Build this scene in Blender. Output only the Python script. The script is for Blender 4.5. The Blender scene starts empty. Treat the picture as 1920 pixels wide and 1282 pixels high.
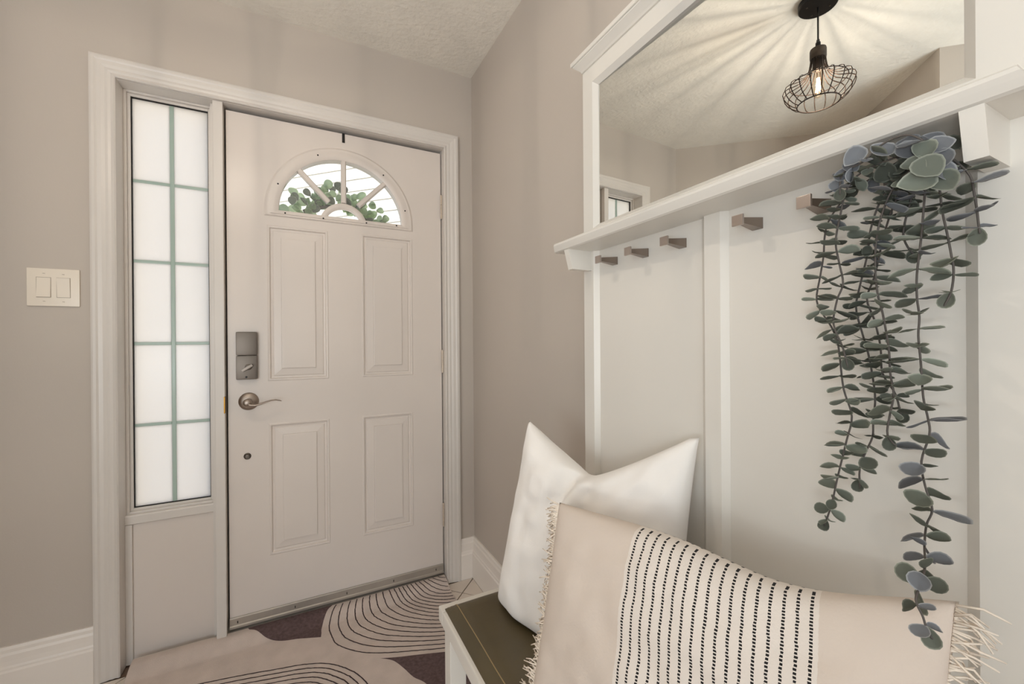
import bpy, bmesh, math, random
from mathutils import Vector, Matrix, geometry, noise

random.seed(7)
SC = bpy.context.scene
COL = SC.collection

# ------------------------------------------------------------------ camera
CAM_POS = Vector((-0.76343, -1.91689, 1.15627))
CAM_YAW, CAM_PITCH, CAM_ROLL, CAM_F = 0.472752, -0.0014235, 0.0073223, 776.1538
_f = Vector((math.sin(CAM_YAW) * math.cos(CAM_PITCH), math.cos(CAM_YAW) * math.cos(CAM_PITCH), math.sin(CAM_PITCH)))
_r0 = Vector((math.cos(CAM_YAW), -math.sin(CAM_YAW), 0))
_d0 = _f.cross(_r0)
_r = math.cos(CAM_ROLL) * _r0 + math.sin(CAM_ROLL) * _d0
_d = -math.sin(CAM_ROLL) * _r0 + math.cos(CAM_ROLL) * _d0
cam_data = bpy.data.cameras.new("camera")
cam = bpy.data.objects.new("camera", cam_data)
COL.objects.link(cam)
cam_data.sensor_width = 36.0
cam_data.lens = CAM_F / 1920 * 36.0
cam_data.clip_start = 0.01
cam.matrix_world = Matrix(((_r.x, -_d.x, -_f.x, CAM_POS.x), (_r.y, -_d.y, -_f.y, CAM_POS.y),
                           (_r.z, -_d.z, -_f.z, CAM_POS.z), (0, 0, 0, 1)))
SC.camera = cam

# ------------------------------------------------------------------ world, sun, added fill light from the room behind
SC.view_settings.view_transform = 'Standard'
SC.view_settings.look = 'None'
SC.view_settings.gamma = 1.0
SC.view_settings.exposure = 0.0
SC.view_settings.use_curve_mapping = False
try:
    SC.cycles.use_denoising = True
    SC.cycles.max_bounces = 12
    SC.cycles.diffuse_bounces = 6
    SC.cycles.transparent_max_bounces = 16
    SC.cycles.sample_clamp_indirect = 6.0
    SC.cycles.caustics_reflective = False
    SC.cycles.caustics_refractive = False
except Exception:
    pass

world = bpy.data.worlds.new("world")
SC.world = world
world.use_nodes = True
wn = world.node_tree
wn.nodes.clear()
w_out = wn.nodes.new("ShaderNodeOutputWorld")
w_bg = wn.nodes.new("ShaderNodeBackground")
w_sky = wn.nodes.new("ShaderNodeTexSky")
w_sky.sky_type = 'NISHITA'
w_sky.sun_disc = False
w_sky.sun_elevation = math.radians(52)
w_sky.sun_rotation = math.radians(200)
w_sky.air_density = 1.0
w_sky.dust_density = 2.5
w_bg.inputs[1].default_value = 0.30
wn.links.new(w_sky.outputs[0], w_bg.inputs[0])
wn.links.new(w_bg.outputs[0], w_out.inputs[0])


def light(name, kind, loc, energy, color, size=None, size_y=None, target=None):
    d = bpy.data.lights.new(name, kind)
    d.energy = energy
    d.color = color
    o = bpy.data.objects.new(name, d)
    o.location = loc
    if kind == 'AREA':
        d.shape = 'RECTANGLE'
        d.size = size
        d.size_y = size_y
    if target is not None:
        o.rotation_euler = (Vector(target) - Vector(loc)).to_track_quat('-Z', 'Y').to_euler()
    COL.objects.link(o)
    return o


sun = light("sun", 'SUN', (-6, -6, 12), 4.0, (1.0, 0.95, 0.88), target=(-6 + 4.0, -6 + 4.6, 12 - 7.0))
sun.data.angle = math.radians(1.0)
# added area fills, unseen, set inside the windows of the room behind the camera
light("room_fill_back", 'AREA', (-1.9, -5.05, 1.1), 32.0, (0.87, 0.945, 1.0), 2.2, 1.9, target=(-1.3, 0, 1.1))
light("room_fill_side", 'AREA', (-4.05, -3.7, 1.25), 36.0, (0.87, 0.945, 1.0), 1.5, 1.9, target=(0, -1.6, 1.1))
# added upward fill with no fixture, brightens the ceiling from behind the camera
light("ceiling_fill", 'AREA', (-1.65, -2.35, 0.95), 22.0, (0.89, 0.955, 1.0), 0.5, 0.5, target=(-1.6, -2.0, 2.46))

# ------------------------------------------------------------------ materials
MATS = {}


def srgb(r, g, b):
    def f(c):
        c /= 255.0
        return c / 12.92 if c <= 0.04045 else ((c + 0.055) / 1.055) ** 2.4
    return (f(r), f(g), f(b), 1.0)


def mat(name, col, rough=0.5, metal=0.0, var=0.0, var_scale=3.0, bump=0.0, bump_scale=60.0, spec=0.5, detail=4.0,
        sheen=0.0, coat=0.0, stretch=None, dist=0.002, col2=None):
    if name in MATS:
        return MATS[name]
    m = bpy.data.materials.new(name)
    m.use_nodes = True
    nt = m.node_tree
    b = nt.nodes["Principled BSDF"]
    b.inputs["Base Color"].default_value = col
    b.inputs["Roughness"].default_value = rough
    b.inputs["Metallic"].default_value = metal
    b.inputs["Specular IOR Level"].default_value = spec
    if sheen:
        b.inputs["Sheen Weight"].default_value = sheen
    if coat:
        b.inputs["Coat Weight"].default_value = coat
    tc = nt.nodes.new("ShaderNodeTexCoord")
    src = tc.outputs["Object"]
    if stretch:
        mp = nt.nodes.new("ShaderNodeMapping")
        mp.inputs["Scale"].default_value = stretch
        nt.links.new(src, mp.inputs[0])
        src = mp.outputs[0]
    if var or col2:
        n = nt.nodes.new("ShaderNodeTexNoise")
        n.inputs["Scale"].default_value = var_scale
        n.inputs["Detail"].default_value = detail
        nt.links.new(src, n.inputs["Vector"])
        r = nt.nodes.new("ShaderNodeValToRGB")
        r.color_ramp.elements[0].position = 0.3
        r.color_ramp.elements[1].position = 0.7
        c2 = col2 or tuple(min(1, c * (1 + var)) for c in col[:3]) + (1,)
        c1 = col if col2 else tuple(c * (1 - var) for c in col[:3]) + (1,)
        r.color_ramp.elements[0].color = c1
        r.color_ramp.elements[1].color = c2
        nt.links.new(n.outputs[0], r.inputs[0])
        nt.links.new(r.outputs[0], b.inputs["Base Color"])
    if bump:
        n2 = nt.nodes.new("ShaderNodeTexNoise")
        n2.inputs["Scale"].default_value = bump_scale
        n2.inputs["Detail"].default_value = detail
        nt.links.new(src, n2.inputs["Vector"])
        bp = nt.nodes.new("ShaderNodeBump")
        bp.inputs["Strength"].default_value = bump
        bp.inputs["Distance"].default_value = dist
        nt.links.new(n2.outputs[0], bp.inputs["Height"])
        nt.links.new(bp.outputs[0], b.inputs["Normal"])
    MATS[name] = m
    return m


WALL = mat("greige wall paint", srgb(188, 179, 170), 0.75, var=0.02, var_scale=1.5, bump=0.15, bump_scale=220, dist=0.001)
TRIM = mat("white trim paint", srgb(210, 204, 198), 0.38, var=0.02, var_scale=4, bump=0.05, bump_scale=40)
TRIM_LIT = mat("white trim paint lightened as if lit", srgb(230, 223, 216), 0.36, var=0.02, var_scale=4)  # trim paint with extra light on the lower wall put into its colour
DOORP = mat("white door paint", srgb(215, 206, 199), 0.3, var=0.02, var_scale=3, bump=0.04, bump_scale=30, spec=0.35)
TREE = mat("cream cabinet paint", srgb(220, 216, 209), 0.36, var=0.015, var_scale=3, bump=0.04, bump_scale=30)
CEIL = mat("textured ceiling plaster", srgb(230, 225, 216), 0.9, var=0.03, var_scale=14, bump=0.75, bump_scale=50, dist=0.005, detail=8)
NICKEL = mat("brushed nickel", srgb(100, 92, 85), 0.4, metal=1.0, bump=0.06, bump_scale=90, stretch=(1, 1, 12))
NICKEL2 = mat("satin nickel lever", srgb(168, 155, 144), 0.42, metal=1.0)
PLATE = mat("pale nickel face", srgb(190, 180, 174), 0.38, metal=1.0)
BRONZE = mat("brushed bronze nickel", srgb(146, 134, 125), 0.3, metal=1.0, bump=0.05, bump_scale=120, stretch=(1, 1, 8))
BRASS = mat("aged brass", srgb(170, 128, 60), 0.35, metal=1.0)
ALU = mat("dull aluminium", srgb(168, 160, 150), 0.45, metal=0.5, var=0.08, var_scale=9)
BLACK = mat("black painted metal", srgb(24, 21, 20), 0.4, metal=0.3)
DARK = mat("dark rubber seal", srgb(18, 16, 15), 0.8)
CAGE = mat("dark bronze wire", srgb(44, 32, 25), 0.42, metal=0.7)
CAP = mat("weathered iron socket", srgb(78, 68, 60), 0.6, metal=0.5, var=0.25, var_scale=60)
LINEN = mat("white linen", srgb(236, 232, 228), 0.9, bump=0.3, bump_scale=420, dist=0.0006, sheen=0.2, var=0.015, var_scale=9)
FRINGE = mat("cream cotton thread", srgb(232, 220, 206), 0.9)
LEATHER = mat("olive brown leather", srgb(82, 71, 48), 0.36, var=0.16, var_scale=7, bump=0.25, bump_scale=160, dist=0.0008)
SEAM = mat("pale seam thread", srgb(150, 130, 92), 0.7)
RUGB = mat("pale blush rug pile", srgb(202, 188, 180), 0.95, var=0.07, var_scale=16, bump=0.5, bump_scale=500, dist=0.002)
RUGD = mat("plum rug pile", srgb(92, 74, 74), 0.95, var=0.28, var_scale=90, bump=0.5, bump_scale=500, dist=0.002)
RUGL = mat("dark rug line", srgb(58, 46, 50), 0.95)
TILE = mat("cream floor tile", srgb(214, 203, 192), 0.3, var=0.05, var_scale=8)
GROUT = mat("brown grout", srgb(120, 98, 84), 0.9)
PLASTIC = mat("almond switch plastic", srgb(226, 216, 202), 0.35)

SIDING = mat("white lap siding", srgb(240, 236, 226), 0.6)
CONCRETE = mat("porch concrete", srgb(190, 186, 178), 0.9, var=0.1, var_scale=5)
STEM = mat("brown green stem", srgb(86, 80, 76), 0.7)


def leaf_mat(name, mid, rim, trans=0.2):
    m = bpy.data.materials.new(name)
    m.use_nodes = True
    nt = m.node_tree
    b = nt.nodes["Principled BSDF"]
    b.inputs["Roughness"].default_value = 0.8
    b.inputs["Specular IOR Level"].default_value = 0.25
    uv = nt.nodes.new("ShaderNodeUVMap")
    sep = nt.nodes.new("ShaderNodeSeparateXYZ")
    nt.links.new(uv.outputs[0], sep.inputs[0])
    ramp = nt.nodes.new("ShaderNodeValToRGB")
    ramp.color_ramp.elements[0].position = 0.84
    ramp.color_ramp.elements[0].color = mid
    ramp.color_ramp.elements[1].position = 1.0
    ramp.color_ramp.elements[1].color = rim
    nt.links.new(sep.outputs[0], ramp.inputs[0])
    oi = nt.nodes.new("ShaderNodeObjectInfo")
    hs = nt.nodes.new("ShaderNodeHueSaturation")
    mr = nt.nodes.new("ShaderNodeMapRange")
    mr.inputs["To Min"].default_value = 0.75
    mr.inputs["To Max"].default_value = 1.25
    nt.links.new(oi.outputs["Random"], mr.inputs["Value"])
    nt.links.new(mr.outputs[0], hs.inputs["Value"])
    nt.links.new(ramp.outputs[0], hs.inputs["Color"])
    nt.links.new(hs.outputs[0], b.inputs["Base Color"])
    tr = nt.nodes.new("ShaderNodeBsdfTranslucent")
    nt.links.new(hs.outputs[0], tr.inputs[0])
    mx = nt.nodes.new("ShaderNodeMixShader")
    mx.inputs[0].default_value = trans
    out = nt.nodes["Material Output"]
    nt.links.new(b.outputs[0], mx.inputs[1])
    nt.links.new(tr.outputs[0], mx.inputs[2])
    nt.links.new(mx.outputs[0], out.inputs[0])
    MATS[name] = m
    return m


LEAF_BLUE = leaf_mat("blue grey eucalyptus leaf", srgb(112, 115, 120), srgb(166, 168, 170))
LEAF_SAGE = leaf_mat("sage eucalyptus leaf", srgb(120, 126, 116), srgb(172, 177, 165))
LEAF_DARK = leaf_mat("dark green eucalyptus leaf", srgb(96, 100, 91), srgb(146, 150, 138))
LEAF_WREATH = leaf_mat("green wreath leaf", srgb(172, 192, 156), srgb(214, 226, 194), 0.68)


def frosted():
    m = bpy.data.materials.new("frosted glass")
    m.use_nodes = True
    nt = m.node_tree
    nt.nodes.clear()
    out = nt.nodes.new("ShaderNodeOutputMaterial")
    tl = nt.nodes.new("ShaderNodeBsdfTranslucent")
    tl.inputs[0].default_value = (0.97, 0.95, 0.92, 1)
    gl = nt.nodes.new("ShaderNodeBsdfGlossy")
    gl.inputs["Roughness"].default_value = 0.25
    df = nt.nodes.new("ShaderNodeBsdfDiffuse")
    df.inputs[0].default_value = (0.8, 0.79, 0.76, 1)
    m1 = nt.nodes.new("ShaderNodeMixShader")
    m1.inputs[0].default_value = 0.12
    m2 = nt.nodes.new("ShaderNodeMixShader")
    m2.inputs[0].default_value = 0.015
    nt.links.new(tl.outputs[0], m1.inputs[1])
    nt.links.new(df.outputs[0], m1.inputs[2])
    nt.links.new(m1.outputs[0], m2.inputs[1])
    nt.links.new(gl.outputs[0], m2.inputs[2])
    nt.links.new(m2.outputs[0], out.inputs[0])
    return m


def clear_glass(name, refl=0.07, tint=(0.97, 0.98, 0.97, 1)):
    m = bpy.data.materials.new(name)
    m.use_nodes = True
    nt = m.node_tree
    nt.nodes.clear()
    out = nt.nodes.new("ShaderNodeOutputMaterial")
    tp = nt.nodes.new("ShaderNodeBsdfTransparent")
    tp.inputs[0].default_value = tint
    gl = nt.nodes.new("ShaderNodeBsdfGlossy")
    gl.inputs["Roughness"].default_value = 0.02
    mx = nt.nodes.new("ShaderNodeMixShader")
    mx.inputs[0].default_value = refl
    nt.links.new(tp.outputs[0], mx.inputs[1])
    nt.links.new(gl.outputs[0], mx.inputs[2])
    nt.links.new(mx.outputs[0], out.inputs[0])
    return m


FROST = frosted()


def grille():
    m = frosted()
    m.name = "grey green grille bar"
    for n in m.node_tree.nodes:
        if n.type == 'BSDF_TRANSLUCENT':
            n.inputs[0].default_value = srgb(205, 222, 212)
        if n.type == 'BSDF_DIFFUSE':
            n.inputs[0].default_value = srgb(200, 212, 204)
        if n.type == 'MIX_SHADER':
            n.inputs[0].default_value = 0.45 if n.inputs[0].default_value > 0.1 else 0.03
    return m


MUNTIN = grille()
GLASS = clear_glass("clear window glass")
BULBG = clear_glass("amber bulb glass", 0.05, (1.0, 0.93, 0.84, 1))
MIRROR = mat("silvered mirror", (0.86, 0.875, 0.85, 1), 0.0, metal=1.0)


def emit(name, col, s):
    m = bpy.data.materials.new(name)
    m.use_nodes = True
    nt = m.node_tree
    nt.nodes.clear()
    out = nt.nodes.new("ShaderNodeOutputMaterial")
    e = nt.nodes.new("ShaderNodeEmission")
    e.inputs[0].default_value = col
    e.inputs[1].default_value = s
    nt.links.new(e.outputs[0], out.inputs[0])
    return m


FILAMENT = emit("glowing filament", (1.0, 0.62, 0.28, 1), 60.0)


def stripe_mat():
    """Cream woven cotton with a band of dashed black stripes; u runs along the long side of the cushion."""
    m = bpy.data.materials.new("striped woven cotton")
    m.use_nodes = True
    nt = m.node_tree
    b = nt.nodes["Principled BSDF"]
    b.inputs["Roughness"].default_value = 0.9
    uv = nt.nodes.new("ShaderNodeUVMap")
    sep = nt.nodes.new("ShaderNodeSeparateXYZ")
    nt.links.new(uv.outputs[0], sep.inputs[0])

    def math_(op, a, c=None, e=None):
        n = nt.nodes.new("ShaderNodeMath")
        n.operation = op
        for i, v in enumerate((a, c, e)):
            if v is None:
                continue
            if isinstance(v, (int, float)):
                n.inputs[i].default_value = v
            else:
                nt.links.new(v, n.inputs[i])
        return n.outputs[0]
    U, V = sep.outputs[0], sep.outputs[1]
    nz = nt.nodes.new("ShaderNodeTexNoise")
    nz.inputs["Scale"].default_value = 60
    nt.links.new(uv.outputs[0], nz.inputs["Vector"])
    wob = math_('MULTIPLY', math_('SUBTRACT', nz.outputs[0], 0.5), 0.006)
    t = math_('DIVIDE', math_('SUBTRACT', math_('SUBTRACT', math_('ADD', U, wob), math_('MULTIPLY', math_('SUBTRACT', 1.0, V), 0.05)), STRIPE0), (STRIPE1 - STRIPE0) / 17.0)
    inband = math_('MULTIPLY', math_('GREATER_THAN', t, 0.0), math_('LESS_THAN', t, 17.0))
    fr = math_('FRACT', t)
    line = math_('LESS_THAN', math_('ABSOLUTE', math_('SUBTRACT', fr, 0.5)), 0.12)
    dash = math_('LESS_THAN', math_('FRACT', math_('MULTIPLY', V, 88.0)), 0.66)
    msk = math_('MULTIPLY', math_('MULTIPLY', inband, line), dash)
    base = nt.nodes.new("ShaderNodeMix")
    base.data_type = 'RGBA'
    base.inputs[6].default_value = srgb(208, 195, 184)
    base.inputs[7].default_value = srgb(220, 211, 203)
    nt.links.new(inband, base.inputs[0])
    mix = nt.nodes.new("ShaderNodeMix")
    mix.data_type = 'RGBA'
    nt.links.new(msk, mix.inputs[0])
    nt.links.new(base.outputs[2], mix.inputs[6])
    mix.inputs[7].default_value = srgb(22, 19, 20)
    nt.links.new(mix.outputs[2], b.inputs["Base Color"])
    n2 = nt.nodes.new("ShaderNodeTexNoise")
    n2.inputs["Scale"].default_value = 260
    tc = nt.nodes.new("ShaderNodeTexCoord")
    nt.links.new(tc.outputs["Object"], n2.inputs["Vector"])
    bp = nt.nodes.new("ShaderNodeBump")
    bp.inputs["Strength"].default_value = 0.35
    bp.inputs["Distance"].default_value = 0.0012
    nt.links.new(n2.outputs[0], bp.inputs["Height"])
    nt.links.new(bp.outputs[0], b.inputs["Normal"])
    return m


STRIPE0, STRIPE1 = 0.315, 0.775
STRIPED = stripe_mat()

# ------------------------------------------------------------------ helpers


def root_of(o):
    while o.parent:
        o = o.parent
    return o


def thing(name, label, cat, loc, group=None, kind=None):
    o = bpy.data.objects.new(name, None)
    o.empty_display_size = 0.05
    o.location = loc
    COL.objects.link(o)
    o['label'] = label
    o['category'] = cat
    if group:
        o['group'] = group
    if kind:
        o['kind'] = kind
    return o


def obj(name, bm, m, parent=None, smooth=False, kind=None, label=None, cat=None, recalc=True):
    """Link a bmesh (built in world coordinates) as one mesh object under parent."""
    if recalc:
        bmesh.ops.recalc_face_normals(bm, faces=bm.faces[:])
    off = Vector((0, 0, 0))
    if parent is not None:
        off = Vector(root_of(parent).location)
    elif len(bm.verts):
        lo = Vector((min(v.co.x for v in bm.verts), min(v.co.y for v in bm.verts), min(v.co.z for v in bm.verts)))
        hi = Vector((max(v.co.x for v in bm.verts), max(v.co.y for v in bm.verts), max(v.co.z for v in bm.verts)))
        off = Vector(((lo.x + hi.x) / 2, (lo.y + hi.y) / 2, lo.z))
    if off.length:
        bmesh.ops.translate(bm, verts=bm.verts[:], vec=-off)
    me = bpy.data.meshes.new(name)
    bm.to_mesh(me)
    bm.free()
    if smooth is True:
        for p in me.polygons:
            p.use_smooth = True
    o = bpy.data.objects.new(name, me)
    if isinstance(m, (list, tuple)):
        for x in m:
            me.materials.append(x)
    elif m:
        me.materials.append(m)
    if parent is not None:
        o.parent = parent
    else:
        o.location = off
    if kind:
        o['kind'] = kind
    if label:
        o['label'] = label
    if cat:
        o['category'] = cat
    COL.objects.link(o)
    if smooth == 'auto':
        for p in me.polygons:
            p.use_smooth = True
        try:
            me.set_sharp_from_angle(angle=math.radians(35))
        except Exception:
            pass
    return o


def box(bm, x0, x1, y0, y1, z0, z1, bev=0.0):
    vs = [bm.verts.new((x, y, z)) for z in (z0, z1) for y in (y0, y1) for x in (x0, x1)]
    q = [(0, 1, 3, 2), (4, 6, 7, 5), (0, 4, 5, 1), (2, 3, 7, 6), (0, 2, 6, 4), (1, 5, 7, 3)]
    fs = [bm.faces.new([vs[i] for i in f]) for f in q]
    if bev > 0:
        es = list({e for f in fs for e in f.edges})
        bmesh.ops.bevel(bm, geom=es, offset=bev, segments=2, profile=0.7, affect='EDGES')
    return bm


def B(*a, **k):
    return box(bmesh.new(), *a, **k)


def loft(bm, rings, closed=False, caps=True):
    vr = [[bm.verts.new(p) for p in r] for r in rings]
    n = len(vr[0])
    m = len(vr)
    for i in range(m if closed else m - 1):
        a, b = vr[i], vr[(i + 1) % m]
        for j in range(n):
            bm.faces.new((a[j], a[(j + 1) % n], b[(j + 1) % n], b[j]))
    if caps and not closed:
        bm.faces.new(vr[0][::-1])
        bm.faces.new(vr[-1])
    return bm


def tube(bm, pts, rad, seg=8, closed=False):
    pts = [Vector(p) for p in pts]
    n = len(pts)
    rings = []
    up = Vector((0, 0, 1))
    prev = None
    for i, p in enumerate(pts):
        if closed:
            t = pts[(i + 1) % n] - pts[i - 1]
        else:
            t = pts[min(i + 1, n - 1)] - pts[max(i - 1, 0)]
        t.normalize()
        if prev is None:
            a = t.cross(up)
            if a.length < 1e-3:
                a = t.cross(Vector((1, 0, 0)))
        else:
            a = prev - t * prev.dot(t)
        a.normalize()
        prev = a
        b = t.cross(a)
        r = rad[i] if isinstance(rad, (list, tuple)) else rad
        rings.append([p + a * (r * math.cos(2 * math.pi * k / seg)) + b * (r * math.sin(2 * math.pi * k / seg)) for k in range(seg)])
    return loft(bm, rings, closed=closed)


def lathe(bm, prof, center, axis='z', seg=32):
    """prof: (radius, height) pairs from the first end to the last; solid, closed at both ends."""
    c = Vector(center)
    rings = []
    for r, h in prof:
        ring = []
        for k in range(seg):
            a = 2 * math.pi * k / seg
            u, v = max(r, 1e-5) * math.cos(a), max(r, 1e-5) * math.sin(a)
            ring.append(c + (Vector((u, v, h)) if axis == 'z' else Vector((u, h, v)) if axis == 'y' else Vector((h, u, v))))
        rings.append(ring)
    return loft(bm, rings)


def extrude_poly(bm, poly, axis, a, b):
    """poly of 2D points in the plane across axis, pushed from a to b along it."""
    def P(p, t):
        return {'x': (t, p[0], p[1]), 'y': (p[0], t, p[1]), 'z': (p[0], p[1], t)}[axis]
    return loft(bm, [[P(p, a) for p in poly], [P(p, b) for p in poly]])


def face_holes(bm, outer, holes, fn):
    """A flat face with holes, triangulated; fn turns 2D into 3D."""
    loops = [[Vector((p[0], p[1], 0)) for p in outer]] + [[Vector((p[0], p[1], 0)) for p in h] for h in holes]
    flat = [p for l in loops for p in l]
    vs = [bm.verts.new(fn(p.x, p.y)) for p in flat]
    for t in geometry.tessellate_polygon(loops):
        try:
            bm.faces.new([vs[i] for i in t])
        except ValueError:
            pass
    return vs

# ------------------------------------------------------------------ room shell
CEIL_Z = 2.462
XL, XR, ZB, ZT, YD = -1.0165, -0.1525, 0.040, 2.0690, 0.030      # entry door leaf
CAS_L, CAS_R, CAS_T = -1.3957, -0.0771, 2.1488                    # casing outside edges
OPN_L, OPN_R, OPN_T = -1.3290, -0.1465, 2.0830                    # casing inside edges
ROOM = [(0, 0), (-1.668, 0), (-2.395, -0.713), (-1.872, -1.235), (-3.0, -2.363), (-4.15, -2.363), (-4.15, -5.15), (0, -5.15)]


def plan_wall(name, p, q, z0=0.0, z1=CEIL_Z + 0.05, th=0.14, m=WALL, ext=0.0):
    p, q = Vector(p), Vector(q)
    d = (q - p).normalized()
    n = Vector((d.y, -d.x))          # outward for a room traced counter-clockwise seen from above... flipped below
    c = Vector((-1.2, -1.8))
    if n.dot(c - p) > 0:
        n = -n
    a, b = p - d * ext, q + d * ext
    poly = [tuple(a), tuple(b), tuple(b + n * th), tuple(a + n * th)]
    o = obj(name, extrude_poly(bmesh.new(), poly, 'z', z0, z1), m, kind='structure')
    return o


# front wall with the opening for door and sidelight
bm = bmesh.new()
RO_L, RO_R, RO_T = -1.352, -0.124, 2.106
box(bm, -1.78, RO_L, 0, 0.14, 0, CEIL_Z + 0.05)
box(bm, RO_R, 0.14, 0, 0.14, 0, CEIL_Z + 0.05)
box(bm, RO_L, RO_R, 0, 0.14, RO_T, CEIL_Z + 0.05)
obj('wall_front', bm, WALL, kind='structure', label='greige painted wall around the white entry door and sidelight', cat='wall')
w = plan_wall('wall_right', (0, 0), (0, -5.15))
w['label'] = 'greige painted wall behind the cream hall tree'
w['category'] = 'wall'
plan_wall('wall_left', (-1.668, 0), (-2.395, -0.713))
# the angled walls seen only in the mirror
w = plan_wall('wall_alcove', (-2.395, -0.713), (-1.972, -1.135))
bm = extrude_poly(bmesh.new(), [(-1.972, -1.135), (-1.872, -1.235), (-3.0, -2.363), (-3.1, -2.263)], 'z', 0, CEIL_Z + 0.05)
obj('wall_hall', bm, WALL, kind='structure')
plan_wall('wall_passage', (-3.0, -2.363), (-4.15, -2.363))


def wall_with_window(name, axis, at, a0, a1, w0, w1, z0, z1, out):
    bm = bmesh.new()
    lo, hi = sorted((at, at + out * 0.14))
    for (p, q, r, s) in ((a0, w0, 0, CEIL_Z + 0.05), (w1, a1, 0, CEIL_Z + 0.05), (w0, w1, 0, z0), (w0, w1, z1, CEIL_Z + 0.05)):
        if axis == 'x':
            box(bm, p, q, lo, hi, r, s)
        else:
            box(bm, lo, hi, p, q, r, s)
    return obj(name, bm, WALL, kind='structure')


def simple_window(name, axis, at, w0, w1, z0, z1, out):  # unseen windows, added to bring daylight in from behind the camera
    t = thing(name, 'unseen tall white framed window added to light the room behind', 'window', (0, 0, 0), kind='structure')
    t.location = ((w0 + w1) / 2, at, z0) if axis == 'x' else (at, (w0 + w1) / 2, z0)
    y0, y1 = sorted((at + out * 0.03, at + out * 0.10))

    def bb(bm, p, q, r, s, lo=y0, hi=y1):
        return box(bm, p, q, lo, hi, r, s) if axis == 'x' else box(bm, lo, hi, p, q, r, s)
    bm = bmesh.new()
    f = 0.05
    for a in ((w0, w0 + f, z0, z1), (w1 - f, w1, z0, z1), (w0 + f, w1 - f, z0, z0 + f), (w0 + f, w1 - f, z1 - f, z1),
              ((w0 + w1) / 2 - 0.02, (w0 + w1) / 2 + 0.02, z0 + f, z1 - f)):
        bb(bm, *a)
    obj('window_frame', bm, TRIM, t)
    for (p, q) in ((w0 + f, (w0 + w1) / 2 - 0.02), ((w0 + w1) / 2 + 0.02, w1 - f)):
        ym = (y0 + y1) / 2
        obj('pane', bb(bmesh.new(), p, q, z0 + f, z1 - f, ym - 0.003, ym + 0.003), GLASS, t)
    return t


wall_with_window('wall_back', 'x', -5.15, -4.29, 0.14, -3.1, -0.7, 0.45, 2.2, -1)
simple_window('window_2', 'x', -5.15, -3.1, -0.7, 0.45, 2.2, -1)
wall_with_window('wall_far', 'y', -4.15, -5.15, -2.363, -4.5, -2.9, 0.45, 2.2, -1)
simple_window('window_3', 'y', -4.15, -4.5, -2.9, 0.45, 2.2, -1)

obj('ceiling', B(-4.35, 0.16, -5.35, 0.16, CEIL_Z, CEIL_Z + 0.25), CEIL, kind='structure')

# floor slab and its diagonal tiles
FLOOR_MAT = mat("floor screed", srgb(150, 130, 115), 0.8, var=0.05)
floor = obj('floor', B(-4.35, 0.16, -5.35, 0.15, -0.12, -0.006), GROUT, kind='structure', label='cream ceramic tiles laid on the diagonal with brown grout', cat='floor')


def clip(poly, inside, cross):
    out = []
    for i, p in enumerate(poly):
        q = poly[(i + 1) % len(poly)]
        ip, iq = inside(p), inside(q)
        if ip:
            out.append(p)
        if ip != iq:
            out.append(cross(p, q))
    return out


def clip_half(poly, n, c):
    def s(p):
        return p[0] * n[0] + p[1] * n[1] - c

    def cr(p, q):
        a, b = s(p), s(q)
        t = a / (a - b)
        return (p[0] + (q[0] - p[0]) * t, p[1] + (q[1] - p[1]) * t)
    return clip(poly, lambda p: s(p) <= 1e-9, cr)


TS, GJ = 0.305, 0.005
O = (-0.107, -0.1125)
r2 = math.sqrt(0.5)
def in_room(x, y, grow=0.0):
    c = False
    n = len(ROOM)
    for a in range(n):
        (x1, y1), (x2, y2) = ROOM[a], ROOM[(a + 1) % n]
        if (y1 > y) != (y2 > y) and x < (x2 - x1) * (y - y1) / (y2 - y1) + x1:
            c = not c
    return c


for i in range(-26, 26):
    for j in range(-26, 26):
        pts = []
        for (a, b) in ((i, j), (i + 1, j), (i + 1, j + 1), (i, j + 1)):
            u = a * TS + (GJ / 2 if a == i else -GJ / 2)
            v = b * TS + (GJ / 2 if b == j else -GJ / 2)
            pts.append((O[0] + r2 * (u + v), O[1] + r2 * (u - v)))
        pts = clip_half(pts, (1, 0), -0.021)
        pts = clip_half(pts, (-1, 0), 4.14)
        pts = clip_half(pts, (0, 1), -0.021)
        pts = clip_half(pts, (0, -1), 5.14)
        if len(pts) < 3 or not any(in_room(px_, py_) for px_, py_ in pts + [(sum(q[0] for q in pts) / len(pts), sum(q[1] for q in pts) / len(pts))]):
            continue
        area = abs(sum(pts[k][0] * pts[(k + 1) % len(pts)][1] - pts[(k + 1) % len(pts)][0] * pts[k][1] for k in range(len(pts)))) / 2
        if area < 2e-4:
            continue
        obj('tile', extrude_poly(bmesh.new(), pts, 'z', -0.006, 0.0), TILE, floor)

# baseboards
BASE_PROF = [(0, 0), (0.020, 0), (0.020, 0.118), (0.0165, 0.124), (0.0165, 0.130), (0.014, 0.136), (0.013, 0.150),
             (0.013, 0.168), (0.010, 0.176), (0.010, 0.186), (0.007, 0.1945), (0, 0.1945)]


def baseboard(name, p, q, n, label=None, mitre=(0, 0)):
    """profile (depth, height) swept from p to q on the floor, n points into the room; mitre shortens the front at each end."""
    p, q, n = Vector(p), Vector(q), Vector(n)
    d = (q - p).normalized()
    rings = []
    for end, mt, sg in ((p, mitre[0], 1), (q, mitre[1], -1)):
        rings.append([(*(end + n * a + d * (sg * mt * a)), h) for a, h in BASE_PROF])
    o = obj(name, loft(bmesh.new(), rings), TRIM_LIT, kind='structure')
    if label:
        o['label'] = label
        o['category'] = 'baseboard'
    return o


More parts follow.
